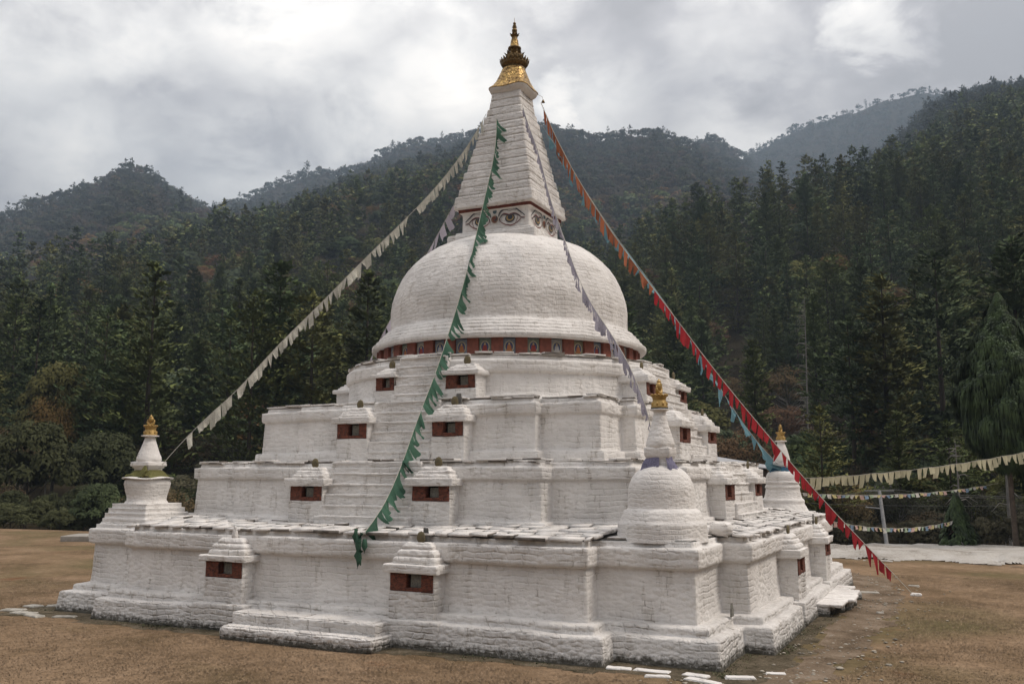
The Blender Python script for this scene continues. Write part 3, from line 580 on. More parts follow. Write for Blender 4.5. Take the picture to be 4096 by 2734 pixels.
sqwall('dome_cap', [(1.66, HX, HY, 11.65), (1.64, HX, HY, 11.93), (1.58, HX, HY, 11.96), (1.44, HX, HY, 11.97), (1.43, HX, HY, 12.06), (1.38, HX, HY, 12.09), (1.0, HX, HY, 12.10)], M_slab, stupa, amp=.035, rough=1.5, s=7)
har = sqwall('harmika', [(1.275, HX, HY, 11.95), (1.265, HX, HY, 12.70), (1.29, HX, HY, 12.76), (1.36, HX, HY, 12.81)], M_plaster, stupa, amp=.008, s=8, vstep=.08)
sqwall('maroon_band', [(1.30, HX, HY, 12.80), (1.372, HX, HY, 12.805), (1.376, HX, HY, 12.895), (1.40, HX, HY, 12.92)], M_redband, stupa, amp=.004, s=8, vstep=.06)
tiers = [(12.91, 1.375), (12.915, 1.485), (12.95, 1.50), (13.32, 1.465), (13.36, 1.45), (13.38, 1.35)]
rows = [(w_, HX + .01, HY, z) for z, w_ in tiers]
tz = np.linspace(13.38, 17.32, 14); wz = np.interp(tz, [13.38, 13.94, 14.28, 14.74, 15.11, 15.49, 15.81, 16.13, 16.4, 16.76, 17.28, 17.4], [1.40, 1.30, 1.19, 1.10, 1.01, .93, .86, .785, .71, .625, .575, .56])
for k in range(13):
    c0 = (.2 + .06 * (tz[k] - 13.4) / 4, .12 + .03 * (tz[k] - 13.4) / 4); b = wz[k] - .01
    rows += [(b - .035, *c0, tz[k] + .005), (b, *c0, tz[k] + .03), (b - .028, *c0, tz[k + 1] - .035), (b - .05, *c0, tz[k + 1] - .008)]
sqwall('spire', rows, M_white, stupa, amp=.02, s=9, vstep=.045, h=.14, step=.05)
# eyes ----------------------------------------------------------------------
def ribbon(pts, w0, w1=None, closed=False, sub=4):
    p = np.array(pts, float)
    t = np.linspace(0, len(p) - 1, (len(p) - 1) * sub + 1); i = np.clip(np.floor(t).astype(int), 0, len(p) - 2); f = (t - i)[:, None]
    pm = p[np.clip(i - 1, 0, len(p) - 1)]; p0 = p[i]; p1 = p[i + 1]; p2 = p[np.clip(i + 2, 0, len(p) - 1)]
    q = .5 * ((2 * p0) + (-pm + p1) * f + (2 * pm - 5 * p0 + 4 * p1 - p2) * f ** 2 + (-pm + 3 * p0 - 3 * p1 + p2) * f ** 3)
    T = np.gradient(q, axis=0); T /= np.linalg.norm(T, axis=1, keepdims=True) + 1e-9; n = np.stack([-T[:, 1], T[:, 0]], 1)
    s = np.linspace(0, 1, len(q)); wd = (w0 * (.55 + .45 * np.sin(PI * np.clip(s, .05, .95))))[:, None] * (1 + .25 * (vnoise(q[:, 0] * 14, q[:, 1] * 14, 0, 3)[:, None] - .5)) / 2
    a = q + n * wd; b = q - n * wd; V_ = np.concatenate([a, b]); m = len(q); F_ = [[k, k + 1, m + k + 1, m + k] for k in range(m - 1)]
    return V_, F_
redtop = [(0.211, -0.055), (0.232, 0.02), (0.285, 0.101), (0.379, 0.147), (0.494, 0.123), (0.588, 0.092), (0.682, 0.119), (0.786, 0.125), (0.89, 0.093), (0.993, 0.022), (1.076, -0.055), (1.209, -0.062)]
redlow = [(0.211, -0.055), (0.243, -0.136), (0.327, -0.204), (0.453, -0.267), (0.537, -0.287), (0.631, -0.314), (0.724, -0.3), (0.828, -0.264), (0.952, -0.193), (1.034, -0.117), (1.076, -0.055)]
bluel = [(0.184, -0.167), (0.194, -0.052), (0.253, 0.053), (0.358, 0.117), (0.494, 0.09), (0.599, 0.06), (0.703, 0.082), (0.807, 0.084), (0.911, 0.052), (1.014, -0.019), (1.096, -0.081), (1.209, -0.11)]
brow = [(0.158, 0.059), (0.179, 0.163), (0.263, 0.269), (0.389, 0.314), (0.536, 0.319), (0.682, 0.318), (0.828, 0.305), (0.921, 0.246), (1.014, 0.163), (1.117, 0.083), (1.209, 0.001)]
brow2 = [(0.167, 0.058), (0.225, 0.172), (0.326, 0.264), (0.452, 0.287), (0.599, 0.241), (0.745, 0.261), (0.859, 0.231)]
redln = [(0.902, 0.03), (0.915, -0.064), (0.886, -0.156), (0.838, -0.231)]
inkln = [(0.30, 0.07), (0.292, -0.03), (0.31, -0.13)]
def cutell(cu, cv, a, b, top): return [(cu + a * math.cos(t), min(cv + b * math.sin(t), top)) for t in np.linspace(0, 2 * PI, 28, endpoint=False)]
def facepts(P, k, lift):
    """(u, v) on face k of the eye box -> world"""
    P = np.array(P); a = k * PI / 2 + .016; ca, sa = math.cos(a), math.sin(a); o = 1.285 + lift - .0 * P[:, 1]
    x = P[:, 0]; y = -np.full(len(P), o); return np.stack([HX + ca * x - sa * y, HY + sa * x + ca * y, 12.475 + P[:, 1]], 1)
for k in range(4):
    for sg in (1, -1):
        groups = {'eyebrow': (M_ink, [(brow, .05), (brow2, .018)], .004), 'eyelid': (M_eyered, [(redtop, .036), (redlow, .034), (redln, .02)], .008), 'eyelid_liner': (M_ink, [(bluel, .032), (inkln, .01)], .012)}
        def mir(P): return [(sg * u * .93, v * .93 - (0 if sg > 0 else .0)) for u, v in P]
        par = None
        for nm, (mt, L_, lift) in groups.items():
            VV, FF, off = [], [], 0
            for pts, wd in L_:
                v_, f_ = ribbon(mir(pts), wd); VV.append(facepts(v_, k, lift)); FF += [[i + off for i in (q if sg > 0 else q[::-1])] for q in f_]; off += len(v_)
            mesh(nm, np.concatenate(VV), FF, mt, har)
        for nm, mt, el, lift in (('iris_rim', M_ink, cutell(.62, -.045, .198, .158, .088), .006), ('iris', M_iris, cutell(.62, -.03, .15, .118, .07), .0085), ('pupil', M_ink, cutell(.63, -.01, .10, .088, .07), .011)):
            mesh(nm, facepts(mir(el), k, lift), [list(range(28))], mt, har)
    sw, off = [], 0
    mesh('swirl_disc', facepts(ell(0, -.02, .135, .135, 24), k, .004), [list(range(24))], simple('swirl_ground_%d' % k, (.26, .18, .12), .7), har)
    for q in range(3):
        a0 = q * 2 * PI / 3; pts = [(.012 * math.cos(a0), -.02 + .012 * math.sin(a0))] + [((.02 + .09 * t) * math.cos(a0 + 3.2 * t), -.02 + (.02 + .09 * t) * math.sin(a0 + 3.2 * t)) for t in np.linspace(.1, 1, 7)]
        v_, f_ = ribbon(pts, .05); mesh('swirl', facepts(v_, k, .008 + .002 * q), f_, (M_eyered, M_redwood, M_ink)[q], har)
    mesh('forehead_dot', facepts(ell(0, .255, .075, .085, 16), k, .004), [list(range(16))], M_blue, har)
# ---- gilded canopy and pinnacle ----------------------------------------------
CX, CY = .285, .165
def sel(rows, mat_, name, parent, n=64, sf=1.0):
    out = []
    for (w_, ex, z, sag) in rows:
        a = np.linspace(0, 2 * PI, n, endpoint=False); c, s = np.cos(a), np.sin(a); r = w_ / (np.abs(c) ** ex + np.abs(s) ** ex) ** (1 / ex)
        out.append(np.stack([CX + r * c, CY + r * s, z - sag * (np.abs(np.sin(2 * a))) ** 2], 1))
    P = np.array(out); return mesh(name, P.reshape(-1, 3), gridfaces(len(rows), n, True), mat_, parent, True)
sel([(.50, 5, 17.26, 0), (.60, 4.5, 17.30, 0), (.72, 4, 17.37, -.03), (.745, 4.6, 17.42, -.06), (.75, 4.6, 17.455, -.06)], M_plaster, 'canopy_soffit', stupa)
can = sel([(.72, 4.6, 17.45, -.06), (.765, 4.6, 17.452, -.06), (.765, 4.6, 17.48, -.06), (.75, 4.2, 17.50, -.06), (.68, 3.4, 17.62, -.03), (.595, 2.7, 17.82, -.01), (.52, 2.3, 18.05, 0), (.455, 2, 18.25, 0), (.42, 2, 18.33, 0)], M_gold, 'gilded_canopy', stupa)
def petals(n, r0, r1, z0, z1, w_, mat_, name, curl=.04, ph=0.0, par=None):
    B = MB()
    for k in range(n):
        a = ph + k * 2 * PI / n; rows = 6; P = []
        for i in range(rows):
            t = i / (rows - 1); rr = r0 + (r1 - r0) * math.sin(t * PI / 2) + curl * t ** 4; z = z0 + (z1 - z0) * t; ww = w_ * (1 - t ** 3) + .004
            for j in (-1, -.5, 0, .5, 1): b = a + j * ww / max(rr, .05) / 2; rb = rr * (1 - .04 * abs(j)); P.append((CX + .04 + rb * math.cos(b), CY + rb * math.sin(b), z))
        B.add((np.array(P), gridfaces(rows, 5, False)))
    return B.build(name, mat_, par)
pin = mesh('pinnacle', *lathe([(.40, 18.28), (.40, 18.36), (.36, 18.38), (.44, 18.45), (.50, 18.54), (.46, 18.62), (.30, 18.66), (.28, 18.72), (.30, 18.8), (.31, 18.88), (.22, 18.96), (.14, 19.0), (.13, 19.06), (.235, 19.12), (.245, 19.15), (.235, 19.18), (.17, 19.19), (.168, 19.22), (.15, 19.3), (.125, 19.46), (.12, 19.48), (.105, 19.49), (.11, 19.53), (.09, 19.555), (.11, 19.58), (.08, 19.6), (.12, 19.66), (.09, 19.73), (.05, 19.75), (.085, 19.79), (.098, 19.84), (.085, 19.90), (.045, 19.94), (.085, 19.965), (.085, 19.985), (.04, 20.0), (.065, 20.03), (.065, 20.045), (.03, 20.065), (.052, 20.09), (.058, 20.12), (.04, 20.155), (.008, 20.17), (.006, 20.34)], 28, CX + .04, CY), M_bronze, stupa, True)
petals(20, .42, .54, 18.42, 18.70, .17, M_bronze, 'lotus_petals', .01, 0, pin); petals(20, .40, .50, 18.50, 18.76, .17, M_bronze, 'lotus_petals', .01, .15, pin)
petals(9, .24, .33, 18.72, 18.98, .24, M_bronze, 'lotus_petals', .06, .2, pin); petals(9, .22, .26, 18.76, 19.04, .2, M_bronze, 'lotus_petals', .03, .55, pin)
petals(8, .09, .16, 19.58, 19.72, .13, M_bronze, 'lotus_petals', .04, .1, pin)
mesh('gilded_cone', *lathe([(.176, 19.19), (.152, 19.31), (.126, 19.475)], 28, CX + .04, CY), M_gold, pin, True)
bell = mesh('hanging_bell', *lathe([(.002, .0), (.03, -.02), (.045, -.07), (.07, -.11), (.0, -.11)], 14, CX + .98, CY + .42, 17.2), M_bronze, stupa, True)
mesh('bell_chain', *tube([(CX + .72, CY + .3, 17.44), (CX + .95, CY + .4, 17.3), (CX + .98, CY + .42, 17.2)], .006, 5), M_bronze, bell)
# ---- small corner chortens -----------------------------------------------------
def crownparts(root, cx, cy, z0, z1, zt, r, rb, rot):
    """gilded collar with petals and sun-and-moon, then bud"""
    h = z1 - z0; col = mesh('gilt_collar', *lathe([(rb * .98, z0), (rb, z0 + .02), (rb * .93, z0 + h * .18), (rb * .78, z0 + h * .55), (rb * .74, z0 + h * .62), (rb * .82, z0 + h * .66), (rb * .80, z0 + h * .74), (rb * .86, z0 + h * .8), (rb * .92, z1 - .03), (rb * .96, z1 - .008), (rb * .6, z1 - .03), (.02, z1 - .03)], 30, cx, cy), M_goldp, root, True)
    B = MB()
    for k in range(14):
        a = k * 2 * PI / 14; P_, F_ = lathe([(0, -1), (.7, -.6), (1, 0), (.7, .6), (0, 1)], 8); P_ = P_ * [.032, .032, .03]; B.add((P_ + [cx + rb * .92 * math.cos(a), cy + rb * .92 * math.sin(a), z1 - .012], F_))
    for k in range(8):
        a = k * 2 * PI / 8; P_, F_ = lathe([(0, -1), (.6, -.8), (1, 0), (.6, .8), (0, 1)], 8); P_ = P_ * [.035, .035, h * .17]; B.add((P_ + [cx + rb * .86 * math.cos(a), cy + rb * .86 * math.sin(a), z0 + h * .28], F_))
    B.build('collar_beads', M_goldp, col)
    hh = zt - z1; cm = z1 + hh * .45; ca, sa = math.cos(rot), math.sin(rot)
    sun, F_ = lathe([(0, -.5), (.8, -.5), (1, 0), (.8, .5), (0, .5)], 24); sun = np.stack([sun[:, 0] * r * .8, sun[:, 2] * .08, sun[:, 1] * r * .92], 1); sun = np.stack([ca * sun[:, 0] - sa * sun[:, 1], sa * sun[:, 0] + ca * sun[:, 1], sun[:, 2]], 1)
    mesh('sun_disc', sun + [cx, cy, cm + .03], F_[:, ::-1], M_goldp, root, True)
    pts = [(cx + ca * r * math.cos(t), cy + sa * r * math.cos(t), cm - .01 + r * 1.08 * math.sin(t)) for t in np.linspace(PI * .88, PI * 2.12, 18)]
    rr = .012 + .038 * np.sin(np.linspace(0.05, PI - .05, 18)); mesh('crescent_moon', *tube(pts, rr, 8), M_goldp, root, True)
    mesh('bud_finial', *lathe([(.045, cm + r * .7), (.05, cm + r * .85), (.03, cm + r * .95), (.05, cm + r * 1.08), (.055, cm + r * 1.2), (.03, zt - .04), (.003, zt)], 12, cx, cy), M_goldp, root, True)
    mesh('moon_stalk', *lathe([(.03, z1 - .05), (.035, cm - r * .9)], 10, cx, cy), M_goldp, root, True)
def sq4(name, rows, cx, cy, mt, root, amp=.02, s=0, rnd=.03): return sqwall(name, [(w_, cx, cy, z) for w_, z in rows], mt, root, amp=amp, s=s, rnd=rnd, vstep=.05)
def drape(name, cx, cy, r0, r1, z0, z1, mt, root, a0=0, a1=2 * PI, s=0, sq=False):
    n = int(60 * (a1 - a0) / (2 * PI)) + 6; a = np.linspace(a0, a1, n); rows = 7; P = []
    for i in range(rows):
        t = i / (rows - 1); f = .5 + vnoise(a * 3.1, t * 2, 0, s) * .9; z = z0 + (z1 - z0) * t * f
        r = r0 + (r1 - r0) * t + .04 * (vnoise(a * 9, t * 3, 0, s + 1) - .5) * (.4 + t)
        if sq: r = r / (np.abs(np.cos(a)) ** 5 + np.abs(np.sin(a)) ** 5) ** .2
        P.append(np.stack([cx + r * np.cos(a), cy + r * np.sin(a), z], 1))
    return mesh(name, np.array(P).reshape(-1, 3), gridfaces(rows, n, False), mt, root, True)
# near corner: bell-shaped dome
nc = tag(empty('corner_chorten'), 'domed small chorten at the nearest terrace corner, lavender cloth round its neck', 'chorten', 'small chortens on the terrace corners')
c1x, c1y = 7.97, -7.99
lathewall('base_rings', [(1.02, 2.40), (1.0, 2.50), (.985, 2.80), (.93, 2.83), (.92, 2.88), (.87, 3.0), (.845, 3.06), (.79, 3.09), (.76, 3.12)], M_fine, nc, c1x, c1y, step=.05, vstep=.05, amp=.010, s=12)
lathewall('dome', [(.76, 3.10), (.752, 3.2), (.748, 3.35), (.735, 3.55), (.70, 3.68), (.645, 3.8), (.56, 3.91), (.46, 3.99), (.34, 4.05), (.2, 4.08)], M_fine, nc, c1x, c1y, step=.045, vstep=.045, amp=.010, s=13)
sq4('neck_block', [(.24, 4.0), (.25, 4.17), (.26, 4.22), (.275, 4.24), (.30, 4.29), (.305, 4.40), (.305, 4.44), (.29, 4.46), (.1, 4.465)], c1x, c1y, M_fine, nc, .014, 14)
lathewall('spire_cone', [(.30, 4.44), (.325, 4.52), (.315, 4.60), (.28, 4.70), (.235, 4.84), (.20, 4.95), (.16, 5.12), (.137, 5.24), (.14, 5.28), (.21, 5.30), (.218, 5.33), (.15, 5.34)], M_fine, nc, c1x, c1y, step=.03, vstep=.03, amp=.009, s=15)
mesh('bitumen_seat', *lathe([(.19, 5.33), (.20, 5.34), (.195, 5.365), (.05, 5.37)], 24, c1x, c1y), M_black, nc, True)
crownparts(nc, c1x, c1y, 5.36, 5.66, 6.03, .115, .195, 1.35)
drape('lavender_scarf', c1x, c1y, .27, .40, 4.24, 3.93, C_lavd, nc, 3.3, 4.9, 1, True); drape('lavender_scarf', c1x, c1y, .27, .43, 4.26, 3.84, C_lavd, nc, 5.35, 6.3, 4, True)
# left corner: pot-bellied on a stepped pyramid
lc = tag(empty('corner_chorten'), 'pot-bellied small chorten on a stepped base, far left corner, yellow-green cloth round its neck', 'chorten', 'small chortens on the terrace corners')
c2x, c2y = -7.99, -7.96
rows = [(.93, 2.32), (.925, 2.42), (.90, 2.45), (.87, 2.46), (.87, 2.59), (.86, 2.6), (.83, 2.61), (.82, 2.72), (.83, 2.745), (.76, 2.75), (.75, 2.86), (.765, 2.88), (.69, 2.885), (.68, 2.98), (.695, 3.01), (.3, 3.02)]
sq4('stepped_base', [(.95, 2.30)] + rows, c2x + .03, c2y, M_fine, lc, .02, 16)
lathewall('pot', [(.63, 3.0), (.60, 3.05), (.555, 3.10), (.56, 3.22), (.60, 3.36), (.63, 3.47), (.655, 3.60), (.64, 3.68), (.60, 3.73), (.3, 3.75)], M_fine, lc, c2x, c2y, step=.045, vstep=.045, amp=.016, s=17)
pl, F_ = lathe([(.55, 3.73), (.72, 3.735), (.735, 3.75), (.72, 3.765), (.45, 3.79), (.05, 3.80)], 40, c2x, c2y); aa = np.arctan2(pl[:, 1] - c2y, pl[:, 0] - c2x); pl[:, 2] += .02 * np.sin(aa * 3 + 1); mesh('pot_lid_slate', pl, F_, M_slab, lc, True)
sq4('neck_block', [(.30, 3.78), (.30, 3.90), (.27, 3.93), (.29, 4.04), (.325, 4.06), (.325, 4.10), (.37, 4.11), (.375, 4.16), (.36, 4.2), (.37, 4.23), (.3, 4.25), (.1, 4.255)], c2x, c2y, M_plaster, lc, .006, 18)
lathewall('spire_cone', [(.345, 4.24), (.362, 4.30), (.345, 4.38), (.30, 4.50), (.235, 4.68), (.18, 4.84), (.142, 4.97), (.14, 5.0)], M_plaster, lc, c2x, c2y, step=.04, vstep=.04, amp=.009, s=19)
mesh('crown_slate', *lathe([(.12, 4.99), (.25, 5.0), (.265, 5.012), (.25, 5.03), (.05, 5.035)], 28, c2x, c2y), M_slab, lc, True)
crownparts(lc, c2x, c2y, 5.03, 5.33, 5.66, .105, .20, .42)
drape('yellow_green_scarf', c2x, c2y, .30, .52, 4.0, 3.75, C_oli, lc, 3.5, 7.4, 7, True)
B = MB()
for k in range(6): B.add(tube([(c2x + .26 + rng.uniform(-.03, .03), c2y - .36, 4.12), (c2x + .3 + rng.uniform(-.08, .08), c2y - .42, 3.98), (c2x + .3 + rng.uniform(-.16, .18), c2y - .46, 3.80)], (.02, .045, .035), 7))
B.build('scarf_knot', C_oli, lc)
# far right corner: tall stepped bell
fc_ = tag(empty('corner_chorten'), 'bell-shaped small chorten at the far right corner, blue cloth round its neck', 'chorten', 'small chortens on the terrace corners')
c3x, c3y = 7.82, 7.90
lathewall('bell_base', [(.98, 2.3), (.97, 2.45), (.88, 2.58), (.80, 2.74), (.77, 2.80), (.78, 2.90), (.76, 2.94), (.69, 3.0), (.65, 3.15), (.615, 3.34), (.65, 3.39), (.63, 3.44), (.595, 3.50), (.64, 3.55), (.63, 3.60), (.59, 3.64), (.60, 3.72), (.57, 3.85), (.51, 3.95), (.40, 4.0), (.2, 4.02)], M_fine, fc_, c3x, c3y, step=.05, vstep=.045, amp=.012, s=21)
sq4('neck_block', [(.24, 3.95), (.24, 4.1), (.265, 4.12), (.27, 4.17), (.285, 4.18), (.285, 4.33), (.25, 4.35), (.1, 4.355)], c3x, c3y, M_plaster, fc_, .006, 22)
lathewall('spire_cone', [(.30, 4.34), (.31, 4.42), (.27, 4.6), (.215, 4.82), (.165, 4.96), (.133, 5.05), (.14, 5.09), (.22, 5.10), (.22, 5.14), (.1, 5.15)], M_plaster, fc_, c3x, c3y, step=.04, vstep=.04, amp=.008, s=23)
crownparts(fc_, c3x, c3y, 5.15, 5.45, 5.77, .10, .175, 1.3)
drape('blue_scarf', c3x, c3y, .27, .42, 4.16, 3.92, C_blued, fc_, 3.4, 6.2, 9, True)
# loose stones on and round the stupa
tag(mesh('boulder', *lump((9.0, -6.75, 2.62), (.5, .42, .32), r=.15, step=.05, amp=.05, s=31), M_slab, None, True), 'rounded white boulder lying on the slate terrace beside the nearest small chorten', 'boulder')
V_, F_ = lump((9.33, -7.38, .91), (.05, .24, .3), r=.02, step=.04, amp=.02, s=33, taper=.35); tag(mesh('leaning_slate', V_, F_, M_tablet, None, True), 'small grey slate propped upright in the corner of the lowest ledge', 'slate')
bench = tag(empty('stone_bench'), 'low white stone bench of big slabs against the right hand foot of the stupa', 'bench')
B = MB()
for k, (x, y, sx, sy) in enumerate(((10.5, -.45, .75, 1.35), (10.62, .75, .85, 1.25), (10.55, 1.9, .85, 1.3), (10.4, 2.95, .6, 1.0))): B.add(lump((x, y, .30 + .01 * k), (sx, sy, .09), r=.035, step=.07, amp=.03, s=90 + k, rot=rng.uniform(-.1, .1)))
B.build('seat', M_slab, bench)
B = MB()
for k in range(9): B.add(lump((10.3 + rng.uniform(0, .42), -.9 + k * .5, .1), (.4, .4, .32), r=.08, step=.07, amp=.04, s=100 + k, rot=rng.uniform(0, 1)))
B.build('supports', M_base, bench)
# ================================================================== PRAYER FLAGS
def at(px, py, dist):
    D = FWD * 2129.4 + RT * (px - 1174.5) - UP * (py - 784.0); D = D / math.hypot(D[0], D[1]); return CAM + D * dist
def rebase(root, base):
    base = Vector(base)
    for o in [q for q in COL.objects if q.parent == root]: o.location = Vector(o.location) - base
    root.location = base
rebase(nc, (c1x, c1y, 2.4)); rebase(lc, (c2x, c2y, 2.3)); rebase(fc_, (c3x, c3y, 2.3)); rebase(bench, (10.5, 1.2, 0))
def rest_on(p):      # cloth cannot hang through the masonry: slide it out to the surface
    x, y, z = p
    if 12.0 < z < 17.35:
        w_ = float(np.interp(z, [12.0, 12.75, 12.92, 12.93, 13.38, 13.40, 13.94, 14.74, 15.49, 16.13, 16.76, 17.3], [1.31, 1.33, 1.42, 1.55, 1.52, 1.43, 1.34, 1.14, .97, .83, .67, .6])) + .035; dx, dy = x - .23, y - .13; m_ = max(abs(dx), abs(dy))
        if m_ < w_:
            if abs(dx) > abs(dy): x = .23 + math.copysign(w_, dx)
            else: y = .13 + math.copysign(w_, dy)
    elif 5.9 < z <= 12.0:
        r_ = float(np.interp(z, [5.9, 7.33, 7.34, 7.88, 7.9, 8.08, 8.2, 8.56, 8.66, 9.3, 9.85, 10.45, 11, 11.42, 11.6, 11.9], [5.55, 5.5, 4.6, 4.6, 4.78, 4.78, 4.64, 4.25, 4.17, 4.16, 4.06, 3.80, 3.4, 2.85, 2.5, 1.75])) + .03; dx, dy = x - .15, y - .075; r0 = math.hypot(dx, dy)
        if r0 < r_: x, y = .15 + dx * r_ / r0, .075 + dy * r_ / r0
    elif z > 2.5:
        m_ = 6.2 if z > 4.2 else 7.85
        if max(abs(x), abs(y)) < m_:
            if abs(x) > abs(y): x = math.copysign(m_, x)
            else: y = math.copysign(m_, y)
    return np.array([x, y, z])
def flagstring(label, A, B, sag, n, cmat, w_=.42, h_=.44, t0=.03, t1=.97, side=0.35, conv=(.35, .9), rope=M_rope, gaps=(), group='prayer flag lines tied to the spire', cat='prayer flags', r=.009, seed=0, ov=1.0, path=None, name='prayer_flag_line'):
    g = np.random.default_rng(seed + 100); A = np.array(A, float); B = np.array(B, float)
    root = tag(empty(name, tuple(B)), label, cat, group)
    if path is not None:
        PP = np.array(path, float); cs = np.concatenate([[0], np.cumsum(np.linalg.norm(np.diff(PP, axis=0), axis=1))]); cs /= cs[-1]; A, B = PP[0], PP[-1]; root.location = tuple(B)
        def pt(t): return np.array([np.interp(t, cs, PP[:, q]) for q in range(3)])
    else:
        def pt(t): p = A + (B - A) * t; p[2] -= 4 * sag * t * (1 - t) - .015 * math.sin(t * 60); return p
    T = np.linspace(0, 1, 70); P = np.array([pt(t) for t in T]); mesh('cord', *[q if i else q - B for i, q in enumerate(tube(P, r, 5))], rope, root)
    L_ = np.linalg.norm(B - A); dt = (t1 - t0) / n; hor = np.cross(B - A, [0, 0, 1]); hor /= np.linalg.norm(hor) + 1e-9
    for k in range(n):
        ta = t0 + dt * k
        if any(a < ta < b for a, b in gaps): continue
        ww = min(w_ * g.uniform(.8, 1.05), dt * L_ * ov * g.uniform(.8, 1.08)); hh = h_ * g.uniform(.6, 1.15); tb = ta + ww / L_
        if g.random() < .02: continue
        a, b = pt(ta), pt(tb); u = (b - a) / np.linalg.norm(b - a)
        cv = g.uniform(max(0, conv[0] - .35), min(.95, conv[1] + .05)); lean = g.uniform(-.6, .6) if seed != 2 else g.uniform(-.2, .3); sd_ = side * (g.uniform(-1.0, 2.2) if seed not in (2, 3) else g.uniform(.3, 1.5)); na, nb = 6, 6; V_ = []
        for j in range(nb):
            s = j / (nb - 1)
            for i in range(na):
                x = i / (na - 1); xc = x + (.5 + lean - x) * cv * s
                p = a + (b - a) * xc + np.array([0, 0, -1.0]) * hh * s + hor * (sd_ * hh * s * (.6 + .4 * s)) + hor * .05 * math.sin(x * 5 + s * 3 + k) * s
                p = p + u * (-.1) * hh * s + np.array([0, 0, 1]) * .015 * math.sin(x * 8 + k * 2) * s
                if path is not None: p = rest_on(p)
                V_.append(p - B)
        mesh('flag', np.array(V_), gridfaces(nb, na, False), cmat(k, n, g), root, True)
    return root
# cord paths: hanging in the open, lying over the eaves and the dome where they touch them
PW = [(-0.42, -0.6, 16.53), (-0.67, -0.84, 15.86), (-0.93, -1.1, 15.22), (-1.22, -1.37, 14.61), (-1.52, -1.66, 14.02), (-1.84, -1.96, 13.46), (-2.16, -2.28, 12.92), (-2.49, -2.6, 12.4), (-2.83, -2.93, 11.89), (-3.15, -3.25, 11.39), (-3.47, -3.57, 10.89), (-3.78, -3.88, 10.4), (-4.08, -4.18, 9.91), (-4.38, -4.48, 9.43), (-4.68, -4.78, 8.96), (-4.98, -5.08, 8.5), (-5.27, -5.37, 8.04), (-5.55, -5.65, 7.57), (-5.82, -5.92, 7.1), (-6.08, -6.18, 6.64), (-6.36, -6.46, 6.21), (-6.65, -6.75, 5.8), (-6.93, -7.03, 5.39), (-7.19, -7.3, 4.97), (-7.43, -7.56, 4.54), (-7.65, -7.81, 4.1)]
PG = [(0.12, -0.86, 16.35), (0.22, -1.06, 15.61), (0.29, -1.3, 14.89), (0.32, -1.58, 14.18), (0.35, -1.92, 13.47), (0.39, -2.28, 12.77), (0.46, -2.69, 12.07), (0.54, -3.1, 11.38), (0.64, -3.54, 10.71), (0.66, -3.88, 10.09), (0.67, -4.19, 9.49), (0.68, -4.5, 8.91), (0.7, -4.84, 8.34), (0.71, -5.17, 7.79), (0.74, -5.52, 7.25), (0.76, -5.87, 6.72), (0.78, -6.23, 6.22), (0.8, -6.6, 5.73), (0.83, -6.96, 5.25), (0.88, -7.32, 4.79), (0.94, -7.69, 4.33), (1.0, -8.07, 3.9), (1.06, -8.47, 3.49), (1.11, -8.88, 3.11), (1.13, -9.32, 2.76), (1.15, -9.78, 2.45)]
PL = [(1.02, -0.66, 16.6), (1.36, -1.03, 15.89), (1.71, -1.39, 15.21), (2.07, -1.76, 14.55), (2.36, -2.08, 13.92), (2.61, -2.35, 13.32), (2.85, -2.63, 12.74), (3.11, -2.91, 12.16), (3.39, -3.19, 11.61), (3.67, -3.47, 11.07), (3.96, -3.78, 10.54), (4.24, -4.09, 10.02), (4.53, -4.42, 9.52), (4.84, -4.75, 9.03), (5.17, -5.09, 8.57), (5.52, -5.44, 8.14), (5.88, -5.79, 7.73), (6.23, -6.15, 7.33), (6.55, -6.49, 6.94), (6.83, -6.78, 6.56), (7.07, -7.03, 6.19), (7.28, -7.26, 5.83), (7.46, -7.45, 5.48), (7.59, -7.58, 5.14), (7.67, -7.66, 4.79), (7.72, -7.72, 4.45)]
PB = [(-0.5, 0.55, 16.3), (-1.25, 0.54, 15.36), (-1.97, 0.56, 14.38), (-2.66, 0.58, 13.36), (-3.35, 0.61, 12.33), (-4.06, 0.62, 11.3), (-4.77, 0.63, 10.25), (-5.46, 0.65, 9.18), (-6.12, 0.69, 8.08), (-6.79, 0.72, 6.96), (-7.48, 0.74, 5.85), (-8.17, 0.76, 4.72), (-8.88, 0.78, 3.59), (-9.6, 0.8, 2.45)]
PR = [(1.03, 0.9, 17.25), (1.52, 1.07, 15.96), (2.08, 1.26, 14.72), (2.7, 1.47, 13.53), (3.35, 1.7, 12.39), (4.04, 1.93, 11.29), (4.74, 2.17, 10.23), (5.43, 2.41, 9.19), (6.1, 2.64, 8.16), (6.78, 2.87, 7.15), (7.47, 3.11, 6.18), (8.17, 3.35, 5.23), (8.85, 3.58, 4.3), (9.54, 3.82, 3.4), (10.24, 4.06, 2.52), (10.95, 4.3, 1.68), (11.66, 4.54, 0.84), (12.35, 4.78, 0.02)]
PU = [(1.0, 0.85, 16.5), (1.42, 1.27, 15.7), (1.85, 1.7, 14.89), (2.27, 2.13, 14.07), (2.69, 2.56, 13.25), (3.13, 3.0, 12.44), (3.6, 3.46, 11.65), (4.08, 3.92, 10.85), (4.54, 4.38, 10.04), (4.98, 4.83, 9.21), (5.41, 5.27, 8.36), (5.83, 5.7, 7.5), (6.25, 6.14, 6.63), (6.69, 6.58, 5.78), (7.18, 7.07, 4.98), (7.72, 7.62, 4.25)]
